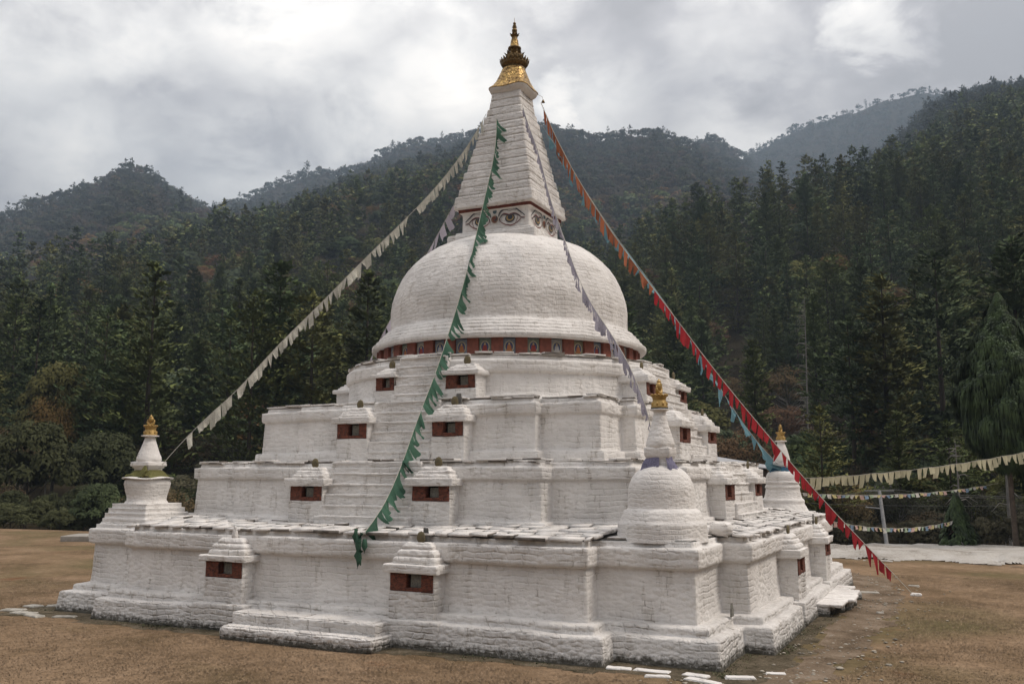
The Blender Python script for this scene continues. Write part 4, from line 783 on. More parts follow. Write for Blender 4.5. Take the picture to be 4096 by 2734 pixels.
flagstring('long line of cream prayer flags from the spire down to the far left corner chorten', (-.35, -.45, 16.55), (-7.68, -7.78, 4.1), .40, 64, lambda k, n, g: C_cream, .42, .44, .015, .93, -.2, ov=1.12, rope=M_rope, seed=1, path=PW, gaps=((.27, .30),))
flagstring('green prayer flags hanging down the front over the dome and the stairs', (.02, -.78, 16.35), (1.15, -9.74, 2.42), 1.95, 80, lambda k, n, g: C_green, .38, .42, .01, .99, -.55, ov=1.5, seed=2, path=PG, conv=(.35, .9))
flagstring('greyish lavender prayer flags from the spire to the nearest corner chorten', (.87, -.55, 16.55), (7.70, -7.75, 4.5), .35, 60, lambda k, n, g: C_lav, .44, .50, .01, .97, -.12, ov=1.3, seed=3, path=PL, conv=(.35, .9))
flagstring('line of orange then red flags from the spire to a peg in the grass', (1.03, .9, 17.25), (12.35, 4.78, .02), 1.0, 66, lambda k, n, g: C_orange if k < .38 * n else C_red, .46, .54, .012, .955, -.35, seed=4, path=PR, conv=(.3, .85), r=.012)
flagstring('light blue prayer flags from the spire to the far right corner chorten', (1.0, .85, 16.5), (7.72, 7.62, 4.25), .15, 46, lambda k, n, g: C_blue, .46, .54, .02, .98, .5, ov=1.2, seed=5, path=PU, conv=(.3, .85))
flagstring('pale lilac prayer flags running down behind the left side of the dome', (-.5, .55, 16.3), (-9.60, .8, 2.45), -.1, 34, lambda k, n, g: C_pink, .45, .55, .12, .9, .35, seed=6, path=PB, conv=(.4, .8))
# green tail bunched over the lower terrace wall
tl = tag(empty('flag_tail', (1.08, -9.78, 2.3)), 'bunched dark green end of the green flag line hanging over the lowest terrace wall', 'prayer flags')
B = MB()
for k in range(7):
    x = rng.uniform(-.10, .14); y = -rng.uniform(.02, .12); z0 = rng.uniform(-.25, .28); ln = rng.uniform(.28, .5); pts = [(x, y, z0), (x + rng.uniform(-.06, .06), y - .04, z0 - ln * .5), (x + rng.uniform(-.06, .03), y - .02, z0 - ln)]
    B.add(tube(pts, (.05, .075, .012), 7))
B.build('flag', C_green, tl)
# anchor line and peg stone of the red flags
V_, F_ = lump((12.42, 4.80, .04), (.34, .22, .13), r=.05, step=.04, amp=.03, s=44); tag(mesh('peg_stone', V_, F_, M_slab, None, True), 'small white stone pinning down the end of the red flag line in the grass', 'stone')
# strings running off to the trees on the right
BIG = hit(2290 * 1.7437, 1253 * 1.7437, (0, 0, 1), -.02); BIG = np.array([15.9, 27.6, -.1])
grp2 = 'prayer flag lines strung to the trees'
flagstring('upper line of faded yellow pennants running off to the tall tree on the right', tuple(at(1845, 1097, 43)), tuple(at(2420, 1022, 55)), .25, 44, lambda k, n, g: C_yel, .42, .50, .02, .98, .1, conv=(.2, .7), seed=7, group=grp2)
flagstring('thin line of small many-coloured flags tied to the trunk of the tall tree', tuple(at(1830, 1130, 43)), tuple(at(2290, 1108, 56)), .30, 44, lambda k, n, g: C_multi[(k * 3 + 1) % 5], .34, .17, .02, .93, .1, conv=(.0, .6), seed=8, group=grp2)
flagstring('lowest line of small many-coloured flags ending at the young tree', tuple(at(1890, 1190, 43)), tuple(at(2196, 1191, 55.5)), .42, 34, lambda k, n, g: C_multi[(k * 2) % 5], .34, .20, .03, .96, .1, conv=(.0, .6), seed=9, group=grp2)
# ================================================================== GROUND
def pix2azel(x, y):
    d = FWD * 2129.4 + RT * (np.asarray(x)[..., None] - 1174.5) - UP * (np.asarray(y)[..., None] - 784.0)
    az = np.arctan2(d @ np.array([cy_, sy_, 0]), d @ np.array([-sy_, cy_, 0])); return az, d[..., 2] / np.hypot(d[..., 0], d[..., 1])
XS = [-900, -200, 0, 200, 400, 550, 700, 850, 1000, 1150, 1300, 1450, 1650, 1850, 2050, 2200, 2349, 2550, 3200]
def Rw(l): return XS, [l[0]] + l + [l[-1]]
NODES = [
 (110, *Rw([1190, 1190, 1185, 1180, 1175, 1170, 1165, 1160, 1160, 1165, 1170, 1175, 1180, 1180, 1180, 1180, 1180])),
 (160, *Rw([1100, 1090, 1080, 1070, 1060, 1050, 1040, 1040, 1050, 1070, 1080, 1060, 1050, 1040, 1035, 1030, 1030])),
 (230, *Rw([960, 950, 930, 920, 910, 900, 890, 890, 920, 960, 950, 880, 840, 820, 805, 790, 780])),
 (330, *Rw([830, 800, 790, 780, 770, 750, 740, 740, 790, 830, 730, 620, 590, 575, 560, 545, 530])),
 (450, *Rw([770, 710, 665, 650, 630, 605, 590, 590, 650, 700, 640, 520, 475, 462, 440, 415, 400])),
 (600, *Rw([830, 760, 720, 600, 575, 530, 480, 450, 440, 640, 640, 600, 560, 430, 345, 305, 280])),
 (1600, [-900, -200, 0, 60, 130, 230, 270, 300, 340, 380, 420, 455, 480, 560, 650, 760, 817, 888, 955, 1013, 1080, 1180, 1250, 1330, 1370, 1430, 1500, 1545, 1600, 1640, 1700, 1760, 1850, 1960, 2040, 2095, 2130, 2200, 2349, 2550, 3200],
       [590, 590, 532, 510, 482, 450, 425, 414, 430, 462, 490, 512, 525, 525, 510, 468, 435, 425, 405, 391, 362, 330, 322, 338, 353, 338, 335, 346, 378, 400, 440, 480, 480, 440, 390, 335, 288, 258, 236, 200, 200]),
 (2200, [-900, 0, 440, 480, 520, 560, 600, 640, 700, 745, 765, 775, 850, 880, 920, 960, 1000, 1050, 1100, 1180, 1400, 1560, 1590, 1640, 1680, 1710, 1750, 1900, 2130, 2349, 3200],
       [620, 560, 540, 514, 500, 486, 466, 446, 428, 418, 430, 424, 404, 380, 365, 352, 350, 342, 330, 400, 430, 400, 362, 348, 372, 392, 450, 460, 380, 320, 300]),
 (3000, [-900, 0, 500, 600, 900, 1100, 1250, 1500, 1650, 1700, 1710, 1750, 1800, 1850, 1900, 1950, 2000, 2050, 2100, 2150, 2200, 2250, 2349, 2550, 3200],
       [600, 580, 560, 530, 480, 420, 400, 400, 388, 378, 374, 350, 322, 296, 282, 269, 252, 236, 227, 221, 228, 218, 203, 185, 185]),
 (3400, [-900, 3200], [640, 640])]
AZG = np.radians(np.linspace(-64, 64, 1025)); ND = np.array([n[0] for n in NODES], float); TT = []
for d, xs, ys in NODES:
    xs, ys = np.array(xs, float), np.array(ys, float) - {1600: 26, 2200: 22, 3000: 11}.get(d, 0); xf = np.linspace(xs[0], xs[-1], 900); yf = np.interp(xf, xs, ys); az, te = pix2azel(xf, yf)
    v = np.interp(AZG, az, te); TT.append(v * d + CAM[2])
TT = np.array(TT)
EDX = np.array([-900, -200, 0, 200, 340, 700, 1400, 1800, 1900, 1960, 2100, 2349, 2600, 3200.]); EDY = np.array([1214, 1214, 1211, 1217, 1226, 1224, 1238, 1246, 1251, 1251, 1250.5, 1252, 1252, 1252.])
_a, _t = pix2azel(EDX, EDY); EDR = CAM[2] / -_t
def edge(az): return np.interp(az, _a, EDR)
def fieldz(x, y): 
    r = np.hypot(x, y); return np.clip((r - 13) / 10, 0, 1) * .16 * (fbm(x * .12, y * .12, 0, 5, 2) - .5) + .035 * (fbm(x * .8, y * .8, 0, 6, 2) - .5)
def hill(az, d):
    az = np.asarray(az, float); d = np.asarray(d, float); ed = edge(az); z = np.zeros(np.broadcast(az, d).shape); k = np.clip(np.searchsorted(ND, d) - 1, 0, len(ND) - 2)
    ai = np.interp(az, AZG, np.arange(len(AZG))); i0 = np.clip(np.floor(ai).astype(int), 0, len(AZG) - 2); f = ai - i0
    def node(kk): return TT[kk, i0] * (1 - f) + TT[kk, i0 + 1] * f
    t = np.clip((d - ND[k]) / (ND[k + 1] - ND[k]), 0, 1); zf = node(k) * (1 - t) + node(k + 1) * t
    z0 = np.interp(d - ed, [0, 1.5, 7, 16], [-.02, -.5, -2.0, -2.4]); tt = np.clip((d - ed - 16) / np.maximum(110 - ed - 16, 1), 0, 1); zn = z0 * (1 - tt) + node(0 * k) * tt
    z = np.where(d < 110, zn, zf); X = CAM[0] + d * np.sin(az + 0) ; 
    n = (fbm(az * 22, np.log(d) * 5, 0, 33, 4) - .5) * np.clip((d - 120) / 300, 0, 1) * np.minimum(d, 600) * np.where(d > 1000, .012, .022)
    return z + n
def azd2xy(az, d): return CAM[0] + d * (np.sin(az) * cy_ - np.cos(az) * sy_), CAM[1] + d * (np.sin(az) * sy_ + np.cos(az) * cy_)
def soilmat(name, cols, scale=.5, bump=.6, fine=18., fdist=.02, fineamp=.7):
    m, t, b = mat(name); b.inputs['Roughness'].default_value = .97; b.inputs['Specular IOR Level'].default_value = .05
    co = nd(t, 'ShaderNodeTexCoord'); V = co.outputs['Object']
    a = nd(t, 'ShaderNodeTexNoise', ins={'Scale': scale, 'Detail': 8.0, 'Roughness': .62}); lk(t, V, a.inputs['Vector'])
    f = nd(t, 'ShaderNodeTexNoise', ins={'Scale': fine, 'Detail': 6.0, 'Roughness': .75}); lk(t, V, f.inputs['Vector'])
    g = nd(t, 'ShaderNodeTexNoise', ins={'Scale': scale * .35, 'Detail': 4.0}); lk(t, V, g.inputs['Vector'])
    s = nd(t, 'ShaderNodeMath', operation='MULTIPLY_ADD'); lk(t, f.outputs[0], s.inputs[0]); s.inputs[1].default_value = fineamp; lk(t, a.outputs[0], s.inputs[2])
    s2 = nd(t, 'ShaderNodeMath', operation='SUBTRACT'); lk(t, s.outputs[0], s2.inputs[0]); s2.inputs[1].default_value = fineamp / 2
    r = nd(t, 'ShaderNodeValToRGB'); lk(t, s2.outputs[0], r.inputs[0]); el = r.color_ramp.elements
    ps = np.linspace(.34, .66, len(cols)); el[0].position = ps[0]; el[0].color = (*cols[0], 1); el[1].position = ps[-1]; el[1].color = (*cols[-1], 1)
    for p, c in zip(ps[1:-1], cols[1:-1]): q = el.new(p); q.color = (*c, 1)
    lk(t, r.outputs[0], b.inputs['Base Color']); bp = nd(t, 'ShaderNodeBump', ins={'Strength': bump, 'Distance': fdist}); lk(t, f.outputs[0], bp.inputs['Height']); lk(t, bp.outputs[0], b.inputs['Normal'])
    return m, t, b, r, g, V
M_grassland, t, b, r, g, Vv = soilmat('dry_grassland', [(.135, .094, .054), (.195, .133, .080), (.245, .168, .104), (.30, .21, .135)], .35, .7, 26.)
# olive-green patches and red bare soil patches
mid = nd(t, 'ShaderNodeTexNoise', ins={'Scale': 3.5, 'Detail': 9.0, 'Roughness': .75}); lk(t, Vv, mid.inputs['Vector']); mm = nd(t, 'ShaderNodeMapRange'); lk(t, mid.outputs[0], mm.inputs[0]); mm.inputs[1].default_value = .35; mm.inputs[2].default_value = .65; mm.inputs[3].default_value = .62; mm.inputs[4].default_value = 1.12; hm_ = nd(t, 'ShaderNodeHueSaturation'); lk(t, mm.outputs[0], hm_.inputs['Value'])
mrg = nd(t, 'ShaderNodeMapRange'); lk(t, g.outputs[0], mrg.inputs[0]); mrg.inputs[1].default_value = .5; mrg.inputs[2].default_value = .66; mrg.inputs[4].default_value = .7
mg = nd(t, 'ShaderNodeMix', data_type='RGBA'); lk(t, mrg.outputs[0], mg.inputs[0]); lk(t, r.outputs[0], mg.inputs[6]); mg.inputs[7].default_value = (.125, .108, .052, 1)
g2 = nd(t, 'ShaderNodeTexNoise', ins={'Scale': .27, 'Detail': 7.0, 'Roughness': .7}); ofs = nd(t, 'ShaderNodeMapping'); ofs.inputs['Location'].default_value = (31, 7, 3); lk(t, Vv, ofs.inputs[0]); lk(t, ofs.outputs[0], g2.inputs['Vector'])
mr2 = nd(t, 'ShaderNodeMapRange'); lk(t, g2.outputs[0], mr2.inputs[0]); mr2.inputs[1].default_value = .60; mr2.inputs[2].default_value = .70; mr2.inputs[4].default_value = .75
mg2 = nd(t, 'ShaderNodeMix', data_type='RGBA'); lk(t, mr2.outputs[0], mg2.inputs[0]); lk(t, mg.outputs[2], mg2.inputs[6]); mg2.inputs[7].default_value = (.17, .085, .045, 1); lk(t, mg2.outputs[2], hm_.inputs['Color']); lk(t, hm_.outputs[0], b.inputs['Base Color'])
M_path, *_ = soilmat('trodden_earth', [(.10, .074, .05), (.155, .115, .08), (.20, .152, .108), (.26, .205, .155)], .9, .9, 16., .04)
M_foot, *_ = soilmat('mossy_soil', [(.05, .042, .026), (.11, .09, .062), (.17, .14, .10)], 1.6, .9, 14., .05)
M_forestfloor, *_ = soilmat('leaf_litter', [(.018, .016, .010), (.032, .025, .016), (.045, .038, .022)], .12, .6, 1.2, .4)
M_chalk, *_ = soilmat('pale_rock', [(.22, .195, .165), (.36, .335, .30), (.43, .405, .37), (.47, .45, .42)], .5, .8, 9., .05)
azs = np.radians(np.concatenate([np.linspace(-180, -42, 60)[:-1], np.linspace(-42, 42, 700), np.linspace(42, 180, 60)[1:]]))
def zpolar(az, d, fld):
    x, y = azd2xy(az, d); return np.stack([x, y, fieldz(x, y) * np.clip((edge(az) - d) / 4, 0, 1) if fld else hill(np.clip(az, AZG[0], AZG[-1]), d)], -1)
s = np.concatenate([[.02, .08, .14], np.geomspace(.18, 1, 150)]); P = zpolar(azs[None] + 0 * s[:, None], s[:, None] * edge(azs)[None], True); P[-1, :, 2] = -.02
ground = mesh('ground', P.reshape(-1, 3), gridfaces(len(s), len(azs), False), M_grassland, None, True); ground['kind'] = 'structure'
s = np.geomspace(1, 62, 260); D_ = np.minimum(edge(azs)[None] * s[:, None], 3390.0); P = zpolar(azs[None] + 0 * s[:, None], D_, False); P[0, :, 2] = -.02
hs = mesh('hillside', P.reshape(-1, 3), gridfaces(len(s), len(azs), False), M_forestfloor, None, True); hs['kind'] = 'structure'
# patches laid over the field -------------------------------------------------
def patch(name, inside, x0, x1, y0, y1, st, lift, m, height=None):
    X, Y = np.meshgrid(np.arange(x0, x1, st), np.arange(y0, y1, st), indexing='ij'); v = inside(X, Y); keep = v > 0
    Z = fieldz(X, Y) + lift * np.clip(v * 4, .25, 1) + (height(X, Y, v) if height is not None else 0); F_ = gridfaces(*X.shape, False); ok = keep.reshape(-1)[F_].all(1); F_ = F_[ok]
    used = np.unique(F_); mp = -np.ones(X.size, int); mp[used] = np.arange(len(used)); V_ = np.stack([X, Y, Z], -1).reshape(-1, 3)[used]
    o = mesh(name, V_, mp[F_], m, None, True); o['kind'] = 'structure'; return o
def insq(X, Y, m): return np.maximum(np.abs(X), np.abs(Y)) - m
def polyline_d(X, Y, pts):
    d = 1e9 + 0 * X
    for (ax, ay, aw), (bx, by, bw) in zip(pts[:-1], pts[1:]):
        t = np.clip(((X - ax) * (bx - ax) + (Y - ay) * (by - ay)) / ((bx - ax) ** 2 + (by - ay) ** 2), 0, 1); dd = np.hypot(X - ax - t * (bx - ax), Y - ay - t * (by - ay)) - (aw + t * (bw - aw)); d = np.minimum(d, dd)
    return d
PATHL = [(9.9, -12.2, .2), (10.7, -10.6, .45), (11.1, -8.5, .5), (11.35, -5.5, .55), (11.5, -2, .6), (11.5, 2, .65), (11.0, 6, .8), (9.8, 9.5, 1.3), (7.5, 12.5, 1.3), (4, 13.5, 1)]
patch('path', lambda X, Y: .0 - polyline_d(X, Y, PATHL) + .9 * (fbm(X * 1.1, Y * 1.1, 0, 71, 3) - .42), 6, 15, -14, 16, .09, .016, M_path)
patch('soil_strip', lambda X, Y: .85 - np.maximum(insq(X, Y, 10.2), 0) * 1.2 + .9 * (fbm(X * 1.2, Y * 1.2, 0, 72, 4) - .62) - np.where((np.abs(X) < 7.4) | (np.abs(Y) < 7.4), 0, np.clip(.55 - np.minimum(np.abs(np.abs(X) - 7.4), 3) * .2, -.1, .3)), -12.4, 12.4, -12.4, 8, .09, .010, M_foot)
def wp(X, Y):
    u = (X - 14.0) / 9.0; v = (Y - 23.2) / 5.6; return (1 - np.hypot(u * .9, v)) * 2.2 + 1.7 * (fbm(X * .4, Y * .55, 0, 73, 4) - .5) - 2.6 * np.clip(fbm(X * .9, Y * .5, 0, 79, 3) - .62, 0, 1)
whitep = patch('pale_rock_ground', wp, 3, 26, 16, 28.6, .14, .03, M_chalk, lambda X, Y, v: .26 * np.clip(v, 0, 1) * (.4 + 1.2 * fbm(X * .25, Y * .2, 0, 76, 2)) + .07 * (fbm(X * .9, Y * .9, 0, 74, 3) - .5) * np.clip(v * 3, 0, 1))
# grass blades -----------------------------------------------------------------
M_blade, t_, b_ = mat('dry_grass_blade'); b_.inputs['Roughness'].default_value = .9
upn = nd(t_, 'ShaderNodeCombineXYZ'); upn.inputs[2].default_value = 1.0; lk(t_, upn.outputs[0], b_.inputs['Normal']); gi = nd(t_, 'ShaderNodeTexCoord'); gn = nd(t_, 'ShaderNodeTexNoise', ins={'Scale': 1.4, 'Detail': 8.0, 'Roughness': .8}); lk(t_, gi.outputs['Object'], gn.inputs['Vector']); gr = nd(t_, 'ShaderNodeValToRGB'); lk(t_, gn.outputs[0], gr.inputs[0])
gr.color_ramp.elements[0].position = .35; gr.color_ramp.elements[0].color = (.18, .122, .072, 1); gr.color_ramp.elements[1].position = .65; gr.color_ramp.elements[1].color = (.31, .215, .132, 1); lk(t_, gr.outputs[0], b_.inputs['Base Color'])
n = 330000; az = rng.uniform(-.56, .56, n); d = 13 + 27 * rng.random(n) ** 1.25; gx, gy = azd2xy(az, d)
ok = (insq(gx, gy, 10.3) > .05) | (insq(gx, gy, 10.3) < -99); ok &= polyline_d(gx, gy, PATHL) > .35 - .9 * (fbm(gx * 1.1, gy * 1.1, 0, 71, 3) - .42); ok &= ~((insq(gx, gy, 10.2) < .9) & (rng.random(n) < .7)); ok &= fbm(gx * .9, gy * .9, 0, 75, 3) + rng.uniform(-.3, .3, n) > .38
gx, gy = gx[ok], gy[ok]; n = len(gx); ga = rng.uniform(0, 2 * PI, n); hh = rng.uniform(.012, .034, n); ww = rng.uniform(.006, .014, n); lz = fieldz(gx, gy)
bx = np.stack([gx + np.cos(ga) * ww, gy + np.sin(ga) * ww, lz], 1); by = np.stack([gx - np.cos(ga) * ww, gy - np.sin(ga) * ww, lz], 1); bt = np.stack([gx + rng.normal(0, .02, n), gy + rng.normal(0, .02, n), lz + hh], 1)
o = mesh('grass', np.stack([bx, by, bt], 1).reshape(-1, 3), np.arange(3 * n).reshape(-1, 3), M_blade); tag(o, 'short dry straw-coloured grass covering the field', 'grass', kind='stuff')
M_gblade = simple('green_weed_blade', (.075, .078, .035), .9, var=.4, scale=3)
n = 4200; sd_ = rng.integers(0, 4, n); tpos = rng.uniform(-10.2, 10.2, n); of = 10.25 + np.abs(rng.normal(0, .16, n)); gx = np.where(sd_ < 2, tpos, of); gy = np.where(sd_ < 2, -of, tpos)
jg = (np.abs(tpos) > 7.35); of2 = np.where(jg, of - .62, of); gx = np.where(sd_ < 2, tpos, of2); gy = np.where(sd_ < 2, -of2, tpos); ok = fbm(gx * 1.3, gy * 1.3, 0, 77, 3) > .5; gx, gy = gx[ok], gy[ok]; n = len(gx)
ga = rng.uniform(0, 2 * PI, n); hh = rng.uniform(.012, .05, n); ww = rng.uniform(.01, .02, n); bx = np.stack([gx + np.cos(ga) * ww, gy + np.sin(ga) * ww, 0 * gx], 1); by = np.stack([gx - np.cos(ga) * ww, gy - np.sin(ga) * ww, 0 * gx], 1); bt = np.stack([gx + rng.normal(0, .04, n), gy + rng.normal(0, .04, n), hh], 1)
o = mesh('weeds', np.stack([bx, by, bt], 1).reshape(-1, 3), np.arange(3 * n).reshape(-1, 3), M_gblade); tag(o, 'dark green weeds growing along the foot of the stupa', 'weeds', kind='stuff')
# flagstones round the foot ------------------------------------------------------
M_duller = simple('weathered_pale_stone', (.34, .32, .28), .9, var=.35, scale=7, bump=.5)
FS = [(8.35, -10.12, .9, .3, 0), (7.7, -10.2, .6, .25, .1), (9.25, -10.15, .62, .3, .05), (10.05, -9.95, .7, .3, .1), (9.5, -10.6, .9, .28, -.05), (8.6, -10.55, .6, .2, .1), (10.6, -9.3, .5, .3, .4), (-9.9, -10.35, .9, .5, .1), (-10.7, -10.1, .8, .4, .3), (-9.2, -10.55, .8, .35, 0), (-8.3, -10.3, .8, .3, .1), (-10.9, -9.3, .6, .5, .2), (-10.4, -9.0, .5, .4, .6),
      (11.0, 5.0, .7, .45, .3), (12.2, 7.6, .45, .3, 0), (11.7, .3, .22, .15, .5)]
for k, (x, y, a, b_, r_) in enumerate(FS):
    V_, F_ = lump((x, y, .005), (a * .9, b_ * .85, .07), r=.03, step=.05, amp=.03, s=200 + k, rot=r_ + .25 * math.sin(k * 2.7), taper=.12)
    zone = ('whitewashed flagstone lying in the soil below the nearest corner of the stupa', 'flagstones at the nearest corner') if x > 7 and y < -8 else (('pale flagstone lying in the grass beside the left end of the stupa', 'flagstones at the left end') if x < 0 else ('loose pale stone lying on the earth path right of the stupa', 'loose stones on the path'))
    tag(mesh('flagstone', V_, F_, M_slab if x > 7 and y < -8 else M_duller, None, True), zone[0], 'stone', zone[1])
n = 900; B = MB(); tmpl, tf = lathe([(0, -.5), (.9, -.25), (1, .1), (.6, .45), (0, .5)], 6)
for k in range(n):
    q = PATHL[rng.integers(0, len(PATHL) - 1)]; x = q[0] + rng.normal(0, .9); y = q[1] + rng.uniform(-1.6, 1.6); s_ = abs(rng.normal(0, .022)) + .008
    if max(abs(x), abs(y)) < 10.3: continue
    B.add((tmpl * [s_, s_ * rng.uniform(.6, 1.4), s_ * .7] + [x, y, .02], tf))
o = B.build('gravel', simple('path_grit', (.30, .27, .22), .9, var=.5, scale=2), None, False); tag(o, 'pale grit and pebbles strewn over the earth path', 'gravel', kind='stuff')
# concrete slab left, shed roof, pole, wires --------------------------------------
q = hit(350, 2138, (0, 0, 1), .3); tag(mesh('concrete_slab', *lump((q[0] + 1.5, q[1] + .8, .1), (5.5, 2.5, .42), r=.03, step=.4, amp=.01, rot=.5, s=3), simple('weathered_concrete', (.28, .26, .23), .9, bump=.4), None, True), 'low concrete slab at the left edge of the field behind the stupa', 'slab')
shed = tag(empty('shed', (9.2, 24, -2.0)), 'low shed with a pale sheet metal roof behind the stupa', 'shed')
a1, a2, a3, a4 = at(1628, 1046, 66), at(1768, 1069, 64), at(1768, 1076, 60), at(1610, 1058, 62)
shc = (a1 + a2 + a3 + a4) / 4; shed.location = tuple(np.array([shc[0], shc[1], -2.0])); o0 = np.array(shed.location)
up = np.array([0, 0, .06]); R_ = np.array([a1, a2, a3, a4]); V_ = np.concatenate([R_, R_ + up]) - o0; mesh('roof', V_, [[0, 1, 2, 3], [7, 6, 5, 4], [0, 4, 5, 1], [1, 5, 6, 2], [2, 6, 7, 3], [3, 7, 4, 0]], simple('galvanised_sheet', (.36, .36, .37), .5, .3, var=.15), shed)
W4 = (R_ - shc) * [.88, .88, 1] + shc; bot = W4.copy(); bot[:, 2] = -2.2; V_ = np.concatenate([bot, W4 - [0, 0, .05]]) - o0; mesh('wall', V_, [[0, 1, 5, 4], [1, 2, 6, 5], [2, 3, 7, 6], [3, 0, 4, 7]], simple('dark_shed_planks', (.06, .045, .035), .9), shed)
pb = at(2036, 1262, 64); pt_ = at(2017, 1125, 65.5); pb = pb + (pb - pt_) * .55
pole = tag(empty('utility_pole', tuple(pb)), 'leaning grey utility pole with coiled wires behind the pale rock', 'utility pole')
M_pole = simple('galvanised_pole', (.27, .27, .27), .6, var=.15)
mesh('pole_shaft', *[q - pb if not i else q for i, q in enumerate(tube([pb, pt_], (.14, .11), 10))], M_pole, pole, True)
B = MB()
for dx, dz in ((-.75, 0), (-.27, .03), (.27, 0), (.75, .06)): B.add(lathe([(.0, 0), (.05, 0), (.065, .07), (.035, .11), (.06, .15), (0, .2)], 8, *(pt_ - pb + RT * dx)[:2], (pt_ - pb)[2] + .12 + dz))
B.build('insulators', M_slate, pole)
B = MB(); B.add(tube([pt_ - pb - RT * .95, pt_ - pb + RT * .95], .04, 6)); B.add(tube([pt_ - pb - RT * .95 - [0, 0, 1.05], pt_ - pb + RT * .1 - [0, 0, 1.15]], .06, 6)); B.build('crossarm', M_pole, pole)
B = MB()
for sgn in (-1, 1):
    for q in range(3):
        rr = .48 + q * .09; B.add(tube([pt_ - pb + RT * (sgn * (.6 + rr * .9 * math.cos(t))) + np.array([0, 0, .35 + rr * math.sin(t)]) for t in np.linspace(0, PI, 14)], .013, 4))
B.build('wire_loops', M_slate, pole)
M_wire = simple('grey_cable', (.10, .10, .10), .6)
def wire(label, a, b, sag, r=.02, g=None):
    P = [np.array(a) + (np.array(b) - a) * t - np.array([0, 0, 4 * sag * t * (1 - t)]) for t in np.linspace(0, 1, 24)]; tag(mesh('cable', *tube(P, r, 4), M_wire), label, 'cable', g)
wire('upper power cable crossing the dark forest left of the stupa', at(-80, 1056, 120), at(470, 1072, 118), .2, .016)
wire('lower power cables crossing the left edge just above the field', at(-80, 1163, 100), at(420, 1174, 96), .1, .016, 'lower power cables at the left'); wire('lower power cables crossing the left edge just above the field', at(-80, 1180, 100), at(420, 1180, 96), .05, .014, 'lower power cables at the left')
for q in (0, .19): wire('cables running right from the utility pole to behind the tall tree', pt_ + np.array([0, 0, .2 - q]), at(2400, 1137 + q * 14, 62), .2, .012, 'power cables at the right')
for q in (0, .19): wire('cables running left from the utility pole behind the stupa', pt_ + np.array([0, 0, .1 - q]), at(1820, 1140 + q * 14, 64), .15, .012, 'power cables left of the pole')
wire('single low cable crossing behind the pole', at(1850, 1154, 65), at(2400, 1158, 64), .1, .010)
# ================================================================== TREES
def leafmat(name, attr):
    m, t, b = mat(name); b.inputs['Roughness'].default_value = .85; b.inputs['Specular IOR Level'].default_value = .12
    co = nd(t, 'ShaderNodeNewGeometry'); n = nd(t, 'ShaderNodeTexNoise', ins={'Scale': .55, 'Detail': 4.0}); lk(t, co.outputs['Position'], n.inputs['Vector'])
    if attr: c = nd(t, 'ShaderNodeAttribute', attribute_name='tint').outputs['Color']
    else: c = nd(t, 'ShaderNodeObjectInfo').outputs['Color']
    mr = nd(t, 'ShaderNodeMapRange'); lk(t, n.outputs[0], mr.inputs[0]); mr.inputs[1].default_value = .3; mr.inputs[2].default_value = .7; mr.inputs[3].default_value = .7; mr.inputs[4].default_value = 1.35
    hv = nd(t, 'ShaderNodeHueSaturation'); lk(t, c, hv.inputs['Color']); lk(t, mr.outputs[0], hv.inputs['Value'])
    lk(t, hv.outputs[0], b.inputs['Base Color'])
    an = nd(t, 'ShaderNodeAttribute', attribute_name='nrm'); vt = nd(t, 'ShaderNodeVectorTransform', vector_type='NORMAL', convert_from='OBJECT', convert_to='WORLD'); lk(t, an.outputs['Vector'], vt.inputs[0])
    sc_ = nd(t, 'ShaderNodeVectorMath', operation='SCALE'); lk(t, co.outputs['Normal'], sc_.inputs[0]); sc_.inputs['Scale'].default_value = .38
    nz_ = nd(t, 'ShaderNodeVectorMath', operation='NORMALIZE'); lk(t, vt.outputs[0], nz_.inputs[0]); ad_ = nd(t, 'ShaderNodeVectorMath', operation='ADD'); lk(t, nz_.outputs[0], ad_.inputs[0]); lk(t, sc_.outputs[0], ad_.inputs[1]); n2_ = nd(t, 'ShaderNodeVectorMath', operation='NORMALIZE'); lk(t, ad_.outputs[0], n2_.inputs[0]); lk(t, n2_.outputs[0], b.inputs['Normal'])
    return m
M_leafO = leafmat('foliage', False); M_leafA = leafmat('foliage_mass', True); M_bark = simple('pine_bark', (.055, .042, .032), .95, bump=.6, var=.35, scale=3)
M_greybark = simple('bare_grey_wood', (.17, .16, .145), .95, var=.3, scale=3)
def tris(c, dirv, l, w_, g, up=.25, nrm=None):
    """c (n,3) centres, dirv (n,3); returns (3n,3) triangle vertices"""
    n = len(c); dv = dirv + g.normal(0, .3, (n, 3)); dv /= np.linalg.norm(dv, axis=1, keepdims=True); r = g.normal(0, 1, (n, 3)); pr = np.cross(dv, (np.array([0, 0, 1.0]) + r * .42) if nrm is None else (nrm + r * .35)); pr /= np.linalg.norm(pr, axis=1, keepdims=True) + 1e-9
    l = np.asarray(l).reshape(-1, 1); w_ = np.asarray(w_).reshape(-1, 1)
    return np.stack([c - dv * l * .5 + pr * w_ * .5, c - dv * l * .5 - pr * w_ * .5, c + dv * l * .5 + [0, 0, 0] + np.array([0, 0, 1]) * l * up * .3], 1).reshape(-1, 3)
